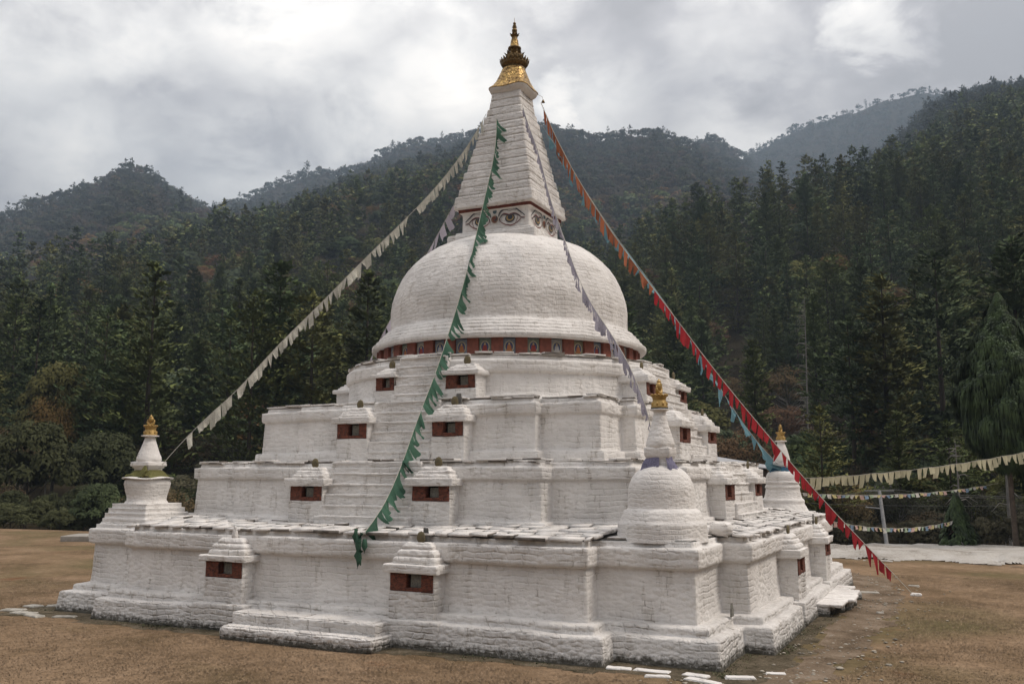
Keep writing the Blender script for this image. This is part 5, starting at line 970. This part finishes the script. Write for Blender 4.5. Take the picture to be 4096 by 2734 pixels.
def conifer(seed, levels, nb, per, cl, tsz, R=.19, h0=.14, full=.75):
    g = np.random.default_rng(seed); C, Dv = [], []; bw = 1.0
    for i in range(levels):
        h = h0 + (1 - h0) * (i + g.uniform(-.3, .3)) / levels; h = min(max(h, h0), .985); 
        for k in range(nb):
            if g.random() > .9: continue
            a = g.uniform(0, 2 * PI); bw = g.uniform(.6, 1.25) * (.86 + .28 * vnoise(math.cos(a) * 1.5 + 3, math.sin(a) * 1.5 + 3, h * 6, seed)); hj = g.uniform(-.6, .6) / levels; Lb = R * ((1 - h) ** full) * bw * g.uniform(.7, 1.15) * min(1, .45 + (h - h0) * 2.2) + .012; sl = .5 * (h - .5) + g.uniform(-.1, .12)
            m = max(1, int(Lb / R * per))
            for q in range(m):
                s = .25 + .75 * (q + g.random()) / m; rr = Lb * s; p = np.array([rr * math.cos(a), rr * math.sin(a), h + hj + sl * rr + .25 * rr * rr / R])
                for _ in range(cl): C.append(p + g.normal(0, 1, 3) * [.4 * tsz, .4 * tsz, .22 * tsz] * (1.3)); Dv.append((math.cos(a), math.sin(a), .35))
    for _ in range(cl * 3): C.append(np.array([0, 0, .99]) + g.normal(0, .004, 3)); Dv.append((0, 0, 1))
    C = np.array(C); n = len(C); V_ = tris(C, np.array(Dv), g.uniform(.7, 1.4, n) * tsz, g.uniform(.4, .8, n) * tsz, g)
    rad = C[:, :2] / (np.linalg.norm(C[:, :2], axis=1, keepdims=True) + 1e-4); nn = np.concatenate([rad * .8, np.full((n, 1), .62)], 1) + g.normal(0, .22, (n, 3)); nn /= np.linalg.norm(nn, axis=1, keepdims=True)
    return np.concatenate([V_, np.repeat(nn, 3, 0)], 1)
def broad(seed, nclump, per, tsz, rx=.42, rz=.40, cz=.60, cr=.13, sparse=0):
    g = np.random.default_rng(seed); C, Dv = [], []
    for k in range(nclump):
        v = g.normal(0, 1, 3); v /= np.linalg.norm(v); v[2] = abs(v[2]) * 1.0 - .35 * g.random(); rad = g.uniform(.55, .98) ** .6
        c = np.array([v[0] * rx * rad, v[1] * rx * rad, cz + v[2] * rz * rad]) ; r = cr * g.uniform(.6, 1.25)
        u = g.normal(0, 1, (per, 3)); u /= np.linalg.norm(u, axis=1, keepdims=True); u[:, 2] = np.where(u[:, 2] < -.3, -u[:, 2], u[:, 2]); C.append(c + u * r * g.uniform(.6, 1.05, (per, 1)) * [1, 1, .75]); Dv.append(u + [0, 0, .2])
    C = np.concatenate(C); U = np.concatenate(Dv); n = len(C); Tn = np.cross(U, g.normal(0, 1, (n, 3))); Tn /= np.linalg.norm(Tn, axis=1, keepdims=True) + 1e-9
    V_ = tris(C, Tn * 3, g.uniform(.7, 1.4, n) * tsz, g.uniform(.6, 1.1, n) * tsz, g, 0, U); cc = C - [0, 0, cz - .1]; cc /= np.linalg.norm(cc, axis=1, keepdims=True) + 1e-6; nn = U * .6 + cc * .6 + [0, 0, .3]; nn /= np.linalg.norm(nn, axis=1, keepdims=True)
    return np.concatenate([V_, np.repeat(nn, 3, 0)], 1)
def trunkmesh(name, h, r, seed, bark=M_bark, limbs=0, spread=.3):
    g = np.random.default_rng(seed); B = MB(); B.add(tube([(0, 0, -.06), (0, 0, .02), (.004, .0, h * .5), (0, .003, h)], (r * 1.3, r, r * .6, r * .12), 7))
    for k in range(limbs):
        a = g.uniform(0, 2 * PI); z = h * g.uniform(.35, .85); l = spread * g.uniform(.5, 1); B.add(tube([(0, 0, z), (l * .5 * math.cos(a), l * .5 * math.sin(a), z + l * .3), (l * math.cos(a), l * math.sin(a), z + l * .75)], (r * .4, r * .25, r * .06), 5))
    me = bpy.data.meshes.new(name); v, f = np.concatenate(B.v), np.concatenate(B.f); me.from_pydata(v.tolist(), [], f.tolist()); me.materials.append(bark); me.shade_smooth(); return me
def trimesh(name, V_, m):
    me = bpy.data.meshes.new(name); n = len(V_); me.vertices.add(n); me.vertices.foreach_set('co', V_[:, :3].astype(np.float32).ravel()); me.loops.add(n); me.loops.foreach_set('vertex_index', np.arange(n, dtype=np.int32)); me.polygons.add(n // 3); me.polygons.foreach_set('loop_start', np.arange(0, n, 3, dtype=np.int32)); me.update(calc_edges=True); me.materials.append(m)
    if V_.shape[1] == 6: q = me.attributes.new('nrm', 'FLOAT_VECTOR', 'POINT'); q.data.foreach_set('vector', np.ascontiguousarray(V_[:, 3:], dtype=np.float32).ravel())
    return me
PINE = [conifer(300 + i, 38, 8, 7, 7, .020, R=r, full=f, h0=h0) for i, (r, f, h0) in enumerate(((.24, .75, .10), (.30, .6, .08), (.20, .6, .18), (.28, .85, .06), (.19, .5, .25), (.33, .5, .1)))]
BROAD = [broad(400 + i, 70, 120, .032, rx=r, rz=z, cz=c, cr=.13) for i, (r, z, c) in enumerate(((.42, .42, .56), (.50, .36, .55), (.36, .44, .55)))]
BARE = [broad(450 + i, 70, 60, .024, rx=.42, rz=.42, cz=.52, cr=.15) for i in range(2)]
PINE_M = [conifer(500 + i, 17, 6, 3.2, 5, .042, R=r, full=f) for i, (r, f) in enumerate(((.25, .75), (.31, .6), (.22, .6)))]
BROAD_M = [broad(550 + i, 22, 22, .085, rx=r) for i, r in enumerate((.42, .5))]
PINE_L = [conifer(600 + i, 8, 4, 2.2, 3, .10, R=.26, full=.7) for i in range(3)]
BROAD_L = [broad(650 + i, 13, 11, .15, cr=.17) for i in range(3)]
MESH = {('pine', i): trimesh('pine_crown', v, M_leafO) for i, v in enumerate(PINE)}; MESH.update({('broad', i): trimesh('leafy_crown', v, M_leafO) for i, v in enumerate(BROAD)}); MESH.update({('bare', i): trimesh('autumn_crown', v, M_leafO) for i, v in enumerate(BARE)})
TRK = {'pine': [trunkmesh('pine_trunk', .97, .013, 1)], 'broad': [trunkmesh('trunk', .6, .022, 2, limbs=9), trunkmesh('trunk', .62, .02, 3, limbs=9)], 'bare': [trunkmesh('trunk', .6, .018, 4, M_greybark, 16, .45)]}
# ---- positions ---------------------------------------------------------------
def scatter(d0, d1, cell, seed):
    g = np.random.default_rng(seed); azm = math.radians(34); n = int(.5 * (d1 ** 2 - d0 ** 2) * 2 * azm / cell ** 2)
    # stratified: rings with jitter
    out = []; d = d0
    while d < d1:
        m = max(1, int(2 * azm * d / cell)); a = -azm + 2 * azm * (np.arange(m) + g.uniform(.0, 1.0, m)) / m; dd = d + g.uniform(0, 1, m) * cell * 1.1; out.append(np.stack([a, dd], 1)); d += cell
    return np.concatenate(out)
S = [scatter(62, 112, 4.6, 11), scatter(112, 330, 9.8, 12), scatter(330, 700, 11.5, 13), scatter(700, 1750, 14.5, 14), scatter(1750, 3250, 25, 15)]
pos = np.concatenate(S); az, d = pos[:, 0], pos[:, 1]; ed = edge(az); keep = d > ed + np.where(az > math.radians(16), 15, 4.5); az, d = az[keep], d[keep]; n = len(az)
z = hill(az, d); x, y = azd2xy(az, d); g = np.random.default_rng(21)
px = 1174.5 + 2129.4 * np.tan(az)  # rough column
nz = fbm(x * .016, y * .016, 0, 88, 3); nz2 = fbm(x * .05, y * .05, 0, 89, 3); u = g.random(n)
right = px > 1400; left = px < 1150
pp = np.where(d < 105, .12, np.where(d < 150, .32, np.where(d < 200, .62, .90)))
pp = np.where(left, np.where(d < 105, .15, np.where(d < 165, .25, np.where(d < 260, .95, np.where(d < 330, .25, .62)))), pp)
pp = np.where((d > 700), .10, pp); pp = np.where((d > 620) & right & (px > 1980) & (d < 1750), .75, pp); pp = pp + (nz - .5) * 1.2 * ((d > 105) & (d < 900))
kind = np.where(u < pp, 0, np.where(g.random(n) < .42 + (nz2 - .5), 1, 2))     # 0 pine 1 broadleaf 2 autumn
hgt = np.where(kind == 0, np.where(d < 480, g.uniform(17, 30, n), g.uniform(15, 25, n)), np.where(kind == 1, g.uniform(9, 16, n), g.uniform(7, 13, n)))
hgt = np.where(d < 105, np.where(kind == 0, g.uniform(6, 12, n), g.uniform(2.5, 6.5, n)), hgt); hgt = np.where((d >= 105) & (d < 160) & (kind > 0), g.uniform(5, 11, n), hgt)
hgt = np.where((d > 330) & (d < 620) & left & (kind == 0) & (g.random(n) < .15), g.uniform(25, 34, n), hgt)
hgt = np.where(d > 800, np.where(g.random(n) < .1, hgt * 1.35, hgt) * np.where(d > 1900, 1.25, 1), hgt); wid = hgt * np.where(kind == 0, g.uniform(.85, 1.25, n), g.uniform(.85, 1.35, n))
# tint per tree
T_ = np.zeros((n, 3)); v = (g.uniform(.7, 1.6, n) ** 1.0)[:, None]
green = np.array([[.052, .066, .032], [.062, .072, .034], [.044, .060, .036], [.074, .074, .034]])[g.integers(0, 4, n)]
dark = np.array([[.030, .042, .026], [.040, .050, .025], [.058, .056, .024], [.032, .040, .030]])[g.integers(0, 4, n)]
brown = np.array([[.070, .042, .026], [.055, .038, .027], [.085, .050, .022], [.060, .034, .028], [.048, .040, .034], [.075, .036, .024]])[g.integers(0, 6, n)]
T_ = np.where((kind == 0)[:, None], green, np.where((kind == 1)[:, None], dark, brown)) * v * np.array([1.75, 1.78, 1.28])
T_ = np.where(((d < 120) & (kind == 2))[:, None], T_ * .45 + np.array([.022, .024, .014]), T_)
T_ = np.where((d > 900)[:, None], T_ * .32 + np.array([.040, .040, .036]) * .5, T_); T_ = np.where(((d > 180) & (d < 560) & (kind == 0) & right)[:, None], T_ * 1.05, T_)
# visibility by a skyline sweep from the near side out
order = np.argsort(d); NB = 720; sky_ = np.full(NB, -1.0); vis = np.zeros(n, bool); top = (z + hgt - CAM[2]) / d
for i in order:
    hw = wid[i] * (.16 if kind[i] == 0 else .38) / d[i]; b0 = int((az[i] - hw + .62) / 1.24 * NB); b1 = int((az[i] + hw + .62) / 1.24 * NB) + 1; b0 = max(b0, 0); b1 = min(b1, NB)
    if b0 >= b1: continue
    seg = sky_[b0:b1]; vis[i] = (top[i] > seg.min() + .0015); lim = (z[i] + hgt[i] * .62 - CAM[2]) / d[i]; sky_[b0:b1] = np.maximum(seg, lim)
# behind the stupa?
SP = np.array([(205, 1215), (447, 1065), (607, 935), (797, 860), (860, 780), (915, 650), (1045, 480), (1130, 200), (1230, 200), (1297, 500), (1420, 700), (1475, 830), (1560, 900), (1650, 1000), (1750, 1080), (1900, 1200), (1900, 1500), (205, 1500)], float)
def inpoly(X, Y):
    c = np.zeros(len(X), bool); j = len(SP) - 1
    for i in range(len(SP)):
        xi, yi = SP[i]; xj, yj = SP[j]; cond = ((yi > Y) != (yj > Y)) & (X < (xj - xi) * (Y - yi) / (yj - yi + 1e-9) + xi); c ^= cond; j = i
    return c
def projV(x, y, z):
    P = np.stack([x, y, z], -1) - CAM; zc = P @ FWD; return 1174.5 + 2129.4 * (P @ RT) / zc, 784 - 2129.4 * (P @ UP) / zc
tx, ty = projV(x, y, z + hgt * .95); hidden = inpoly(tx, ty) & inpoly(tx + wid / d * 400, ty) & inpoly(tx - wid / d * 400, ty); inview = (tx > -30) & (tx < 2380)
size = hgt * np.where(kind == 0, .8, 1) / d
ind = vis & ~hidden & inview & (size > .0)
sel_ = np.zeros(n, bool)
for kd, mx_ in ((0, 270), (1, 150), (2, 170)):
    q = np.where(ind & (kind == kd))[0]; q = q[np.argsort(-size[q])][:mx_]; sel_[q] = True
# a few trees one can pick out at the forest foot on the left
def spot(xv, topv, dist, wpx, key, tint, nm, label):
    a_ = float(pix2azel(np.array([float(xv)]), np.array([float(topv)]))[0][0]); zb_ = float(hill(np.array([a_]), np.array([dist]))[0]); zt__ = at(xv, topv, dist)[2]; X_, Y_ = azd2xy(a_, dist); W_ = wpx / 2129.4 * dist / (.9 if key != 'pine' else .5)
    global sel_, vis
    clash = (np.abs(az - a_) < wpx / 2129.4 * .42) & (d < dist + 3) & (d > dist - 48); vis = vis & ~clash; ind[clash] = False; sel_[clash] = False; gone[clash] = True
    r_ = tag(empty(nm, (X_, Y_, zb_)), label, 'tree' if 'tree' in nm else 'shrub'); H_ = zt__ - zb_
    for nm2, me in (('crown', MESH[(key, 0)]), ('trunk', TRK[key][0])):
        o = bpy.data.objects.new(nm2, me); COL.objects.link(o); o.parent = r_; o.scale = (W_, W_, H_); o.color = (*tint, 1)
gone = np.zeros(n, bool)
def low(xs, topv, dist, wpx, tint, lb, gp, key='broad'):
    for q, xv in enumerate(xs):
        dd_ = dist + g.uniform(-2, 3); a_ = float(pix2azel(np.array([float(xv)]), np.array([1150.]))[0][0]); zb_ = float(hill(np.array([a_]), np.array([dd_]))[0]); zt__ = at(xv, topv + g.uniform(-14, 14), dd_)[2]; X_, Y_ = azd2xy(a_, dd_); W_ = wpx * g.uniform(.8, 1.3) / 2129.4 * dd_ / .9
        r_ = tag(empty('shrub', (X_, Y_, zb_)), lb, 'shrub', gp); r_.rotation_euler[2] = g.uniform(0, 6)
        for nm2, me in (('crown', MESH[(key, q % 2)]), ('stem', TRK[key][0])):
            o = bpy.data.objects.new(nm2, me); COL.objects.link(o); o.parent = r_; o.scale = (W_, W_, zt__ - zb_); o.color = (*(np.array(tint) * g.uniform(.75, 1.3)), 1)
low((12, 52, 96, 141, 178), 1150, 80, 75, (.058, .062, .028), 'low dark shrub along the far edge of the field on the left', 'low shrubs along the left field edge')
low((28, 118, 196, 330, 425), 1112, 88, 90, (.050, .056, .026), 'taller dark shrub behind the low shrubs on the left', 'taller shrubs behind the left field edge')
low((1872, 1925, 1978, 2085, 2130, 2185, 2252, 2335), 1178, 70, 72, (.050, .046, .028), 'dark brownish shrub behind the pale rock on the right', 'shrubs behind the pale rock')
low((1900, 1990, 2060, 2150, 2225, 2300), 1120, 78, 95, (.042, .042, .028), 'thicket shrub at the forest foot behind the utility pole', 'thicket shrubs on the right', 'bare')
spot(75, 948, 92, 175, 'broad', (.046, .050, .022), 'broadleaf_tree', 'broad dark evergreen tree left of the far left small chorten')
spot(238, 978, 96, 165, 'broad', (.042, .048, .022), 'broadleaf_tree', 'rounded dark evergreen tree directly behind the far left small chorten')
spot(140, 812, 122, 150, 'broad', (.10, .095, .034), 'broadleaf_tree', 'yellowish green round tree high at the left above the dark evergreens')
spot(120, 892, 112, 105, 'bare', (.13, .085, .032), 'autumn_tree', 'ochre autumn tree just below the yellowish green round tree')
spot(228, 1098, 79, 105, 'broad', (.060, .078, .036), 'shrub', 'light green bushy shrub at the field edge beside the left end of the stupa')
names = {0: 'pine_tree', 1: 'broadleaf_tree', 2: 'autumn_tree'}; keyn = {0: 'pine', 1: 'broad', 2: 'bare'}
def zlabel(kd, i):
    sd_ = 'left' if tx[i] < 1170 else 'right'; near = d[i] < 118
    k_ = {0: 'dark green pine', 1: 'dark rounded evergreen tree', 2: 'thin brown autumn tree'}[kd]
    if near: return f'{k_} at the foot of the forest on the {sd_} of the stupa', f'{names[kd].replace("_", " ")}s at the forest foot, {sd_}'
    return f'{k_} standing in the dense hillside forest on the {sd_} of the stupa', f'{names[kd].replace("_", " ")}s on the {sd_} hillside'
for i in np.where(sel_ & ~gone)[0]:
    kd = int(kind[i]); nm = 'shrub' if (hgt[i] < 4.5) else names[kd]; lb, gp = zlabel(kd, i)
    if nm == 'shrub': lb = lb.replace('tree', 'shrub').replace('pine', 'young pine'); gp = gp.replace('tree', 'shrub')
    r_ = tag(empty(nm, (x[i], y[i], z[i] - .1)), lb, 'shrub' if nm == 'shrub' else 'tree', gp); r_.rotation_euler[2] = g.uniform(0, 6.28)
    ms = [m_ for k_, m_ in MESH.items() if k_[0] == keyn[kd]]; cme = ms[g.integers(0, len(ms))]
    for nm2, me in (('crown', cme), ('trunk', TRK[keyn[kd]][g.integers(0, len(TRK[keyn[kd]]))])):
        o = bpy.data.objects.new(nm2, me); COL.objects.link(o); o.parent = r_; o.scale = (wid[i], wid[i], hgt[i]); o.color = (*T_[i], 1)
# everything else: the forest mass, one object
VV, CC = [], []
for i in np.where((vis | (d < 420)) & ~sel_ & ~gone)[0]:
    kd = kind[i]
    lod = 0 if d[i] < 120 and not hidden[i] else (1 if d[i] < 480 else 2)
    src = (PINE, PINE_M, PINE_L)[lod] if kd == 0 else (BROAD, BROAD_M, BROAD_L)[lod]; v_ = src[g.integers(0, len(src))]
    a = g.uniform(0, 6.28); c_, s_ = math.cos(a), math.sin(a); w_ = wid[i] * (1.15 if lod else 1); p = np.empty_like(v_); p[:, 0] = (c_ * v_[:, 0] - s_ * v_[:, 1]) * w_ + x[i]; p[:, 1] = (s_ * v_[:, 0] + c_ * v_[:, 1]) * w_ + y[i]; p[:, 2] = v_[:, 2] * hgt[i] + z[i]; p[:, 3] = c_ * v_[:, 3] - s_ * v_[:, 4]; p[:, 4] = s_ * v_[:, 3] + c_ * v_[:, 4]; p[:, 5] = v_[:, 5]
    VV.append(p.astype(np.float32)); CC.append(np.repeat([[*T_[i], 1]], len(p), 0).astype(np.float32))
VV = np.concatenate(VV); CC = np.concatenate(CC); me = trimesh('forest', VV, M_leafA); at_ = me.attributes.new('tint', 'FLOAT_COLOR', 'POINT'); at_.data.foreach_set('color', CC.ravel())
o = bpy.data.objects.new('forest', me); COL.objects.link(o); tag(o, 'mixed pine and autumn forest covering the far hillsides', 'forest', kind='stuff'); print('forest tris', len(VV) // 3, 'individuals', int(sel_.sum()))
# ---- the weeping cypress on the right and its neighbours ------------------------
M_cyp, t_, b_ = mat('weeping_foliage'); b_.inputs['Roughness'].default_value = .8
cn = nd(t_, 'ShaderNodeTexCoord'); n1_ = nd(t_, 'ShaderNodeTexNoise', ins={'Scale': 2.2, 'Detail': 5.0}); lk(t_, cn.outputs['Object'], n1_.inputs['Vector']); r_ = nd(t_, 'ShaderNodeValToRGB'); lk(t_, n1_.outputs[0], r_.inputs[0])
r_.color_ramp.elements[0].position = .35; r_.color_ramp.elements[0].color = (.010, .021, .008, 1); r_.color_ramp.elements[1].position = .65; r_.color_ramp.elements[1].color = (.050, .082, .026, 1); lk(t_, r_.outputs[0], b_.inputs['Base Color'])
def cypress(loc, H, label, prof, n, seed, tr=.22, h0=.0):
    g = np.random.default_rng(seed); root = tag(empty('cypress_tree', loc), label, 'tree')
    hh = np.array([p[0] for p in prof]); rr = np.array([p[1] for p in prof]); t = hh[0] + (hh[-1] - hh[0]) * g.random(n * 2); R_ = np.interp(t, hh, rr); kp = g.random(n * 2) < R_ / rr.max() + .05; t, R_ = t[kp], R_[kp]; m = len(t)
    nb_ = max(40, m // 42); ba = g.uniform(0, 2 * PI, nb_); bt_ = g.choice(t, nb_); bi = g.integers(0, nb_, m); br = g.uniform(.62, 1.1, nb_); a = ba[bi] + g.normal(0, .13, m) / np.maximum(.5, np.interp(bt_[bi], hh, rr)); t = np.clip(bt_[bi] + g.normal(0, .16, m), hh[0], hh[-1]); R_ = np.interp(t, hh, rr) * br[bi]; lumpy = .80 + .34 * vnoise(a * 2.6, t * 1.1, 0, seed); q = R_ * lumpy * g.uniform(.35, 1, m) ** .3; L_ = g.uniform(.3, .8, m) * min(1, H / 12); wd = g.uniform(.028, .065, m)
    cx_, cy2 = q * np.cos(a), q * np.sin(a); ox, oy = np.cos(a), np.sin(a); tx_, ty_ = -oy, ox; jt = g.normal(0, .35, m); V4 = []
    p0 = np.stack([cx_ - ox * .1, cy2 - oy * .1, t + .12], 1); p1 = np.stack([cx_ + ox * .1 + tx_ * wd, cy2 + oy * .1 + ty_ * wd, t], 1); p2 = np.stack([cx_ + ox * .1 - tx_ * wd, cy2 + oy * .1 - ty_ * wd, t], 1); p3 = np.stack([cx_ + ox * .14 + tx_ * jt * .2, cy2 + oy * .14 + ty_ * jt * .2, t - L_], 1)
    V_ = np.stack([p0, p1, p2, p1, p3, p2], 1).reshape(-1, 3); me = trimesh('crown', V_, M_cyp); o = bpy.data.objects.new('crown', me); COL.objects.link(o); o.parent = root
    B = MB(); B.add(tube([(0, 0, -.4), (.02, 0, .3), (-.04, .02, H * .35), (0, 0, H * .7), (0, 0, H * .97)], (tr * 1.35, tr, tr * .8, tr * .45, .02), 10))
    for k in range(40):
        z_ = g.uniform(prof[0][0] + .5, H * .93); Rz = np.interp(z_, hh, rr) * .8; a_ = g.uniform(0, 2 * PI); B.add(tube([(0, 0, z_), (Rz * .5 * math.cos(a_), Rz * .5 * math.sin(a_), z_ + .3), (Rz * math.cos(a_), Rz * math.sin(a_), z_ + .1)], (.05, .03, .01), 5))
    mesh('trunk', np.concatenate(B.v), np.concatenate(B.f), simple('cypress_bark', (.085, .065, .05), .95, bump=.8, var=.35, scale=5), root, True); return root
cyp = cypress((16.1, 27.9, -.05), 13.7, 'tall weeping cypress with a teardrop crown on a bare trunk at the right edge', [(4.5, .5), (5.1, 1.35), (6.0, 1.9), (7.2, 2.25), (8.5, 2.35), (9.7, 2.05), (10.9, 1.5), (12.1, .85), (13.2, .32), (13.7, .04)], 46000, 5, .15)
cypress((18.6, 29.6, -.2), 11.5, 'second weeping cypress half cut off by the right edge of the picture', [(2.6, .5), (3.4, 1.7), (5, 2.4), (7.5, 2.3), (9, 1.6), (10.3, .9), (11.5, .05)], 15000, 6, .2)
cypress((13.4, 27.2, -.15), 3.0, 'young bright green conifer growing behind the pale rock', [(.15, .9), (.6, 1.0), (1.3, .72), (2.2, .38), (3.0, .03)], 3800, 7, .06)
def snag(loc, H, label, nb, seed, r=.16, lean=.02):
    g = np.random.default_rng(seed); B = MB(); B.add(tube([(0, 0, -1), (0, 0, 0), (lean * H * .5, 0, H * .5), (lean * H, 0, H)], (r * 1.2, r, r * .6, .02), 8))
    for k in range(nb):
        z_ = H * g.uniform(.12, .97); l = (1 - z_ / H) * H * .11 + .5; a_ = g.uniform(0, 2 * PI); l *= g.uniform(.4, 1.2); dz = -g.uniform(0, .6) * l; B.add(tube([(lean * z_, 0, z_), (l * .5 * math.cos(a_), l * .5 * math.sin(a_), z_ + .1 * l), (l * math.cos(a_), l * math.sin(a_), z_ + dz)], (.045, .03, .008), 4))
    o = B.build('dead_tree', M_greybark, None, True, loc); tag(o, label, 'tree')
p = at(1856, 1110, 128); sz_ = float(hill(np.array([pix2azel(np.array([1856.]), np.array([1000.]))[0][0]]), np.array([128.]))[0]); snag((p[0], p[1], sz_), 25.5, 'tall dead grey tree trunk with broken twigs above the far right chorten', 110, 3)
p = at(2209, 1240, 68); snag((p[0], p[1], -2.3), 8.5, 'thin dark dead trunk left of the tall cypress', 26, 4, .11, -.01)
p = at(2316, 1215, 72); snag((p[0], p[1], -2.2), 12, 'slender bare trunk standing right of the tall cypress', 8, 8, .14, .01)
# ---- haze -------------------------------------------------------------------
HZ = 0.00022
if HZ:
    import bmesh
    bm = bmesh.new(); bmesh.ops.create_cube(bm, size=1.0); me = bpy.data.meshes.new('haze'); bm.to_mesh(me); bm.free(); o = bpy.data.objects.new('haze', me); COL.objects.link(o)
    zb = -8.0; zt_ = 1520.0; o.scale = (6830, 6830, zt_ - zb); o.location = (CAM[0], CAM[1], (zt_ + zb) / 2); m = bpy.data.materials.new('thin_haze'); m.use_nodes = True; t = m.node_tree; t.nodes.clear()
    pv = t.nodes.new('ShaderNodeVolumePrincipled'); pv.inputs['Color'].default_value = (.60, .77, .97, 1); pv.inputs['Density'].default_value = HZ; pv.inputs['Anisotropy'].default_value = .0; mo = t.nodes.new('ShaderNodeOutputMaterial'); t.links.new(pv.outputs[0], mo.inputs['Volume']); me.materials.append(m); tag(o, 'thin blue haze filling the valley', 'haze', kind='stuff')
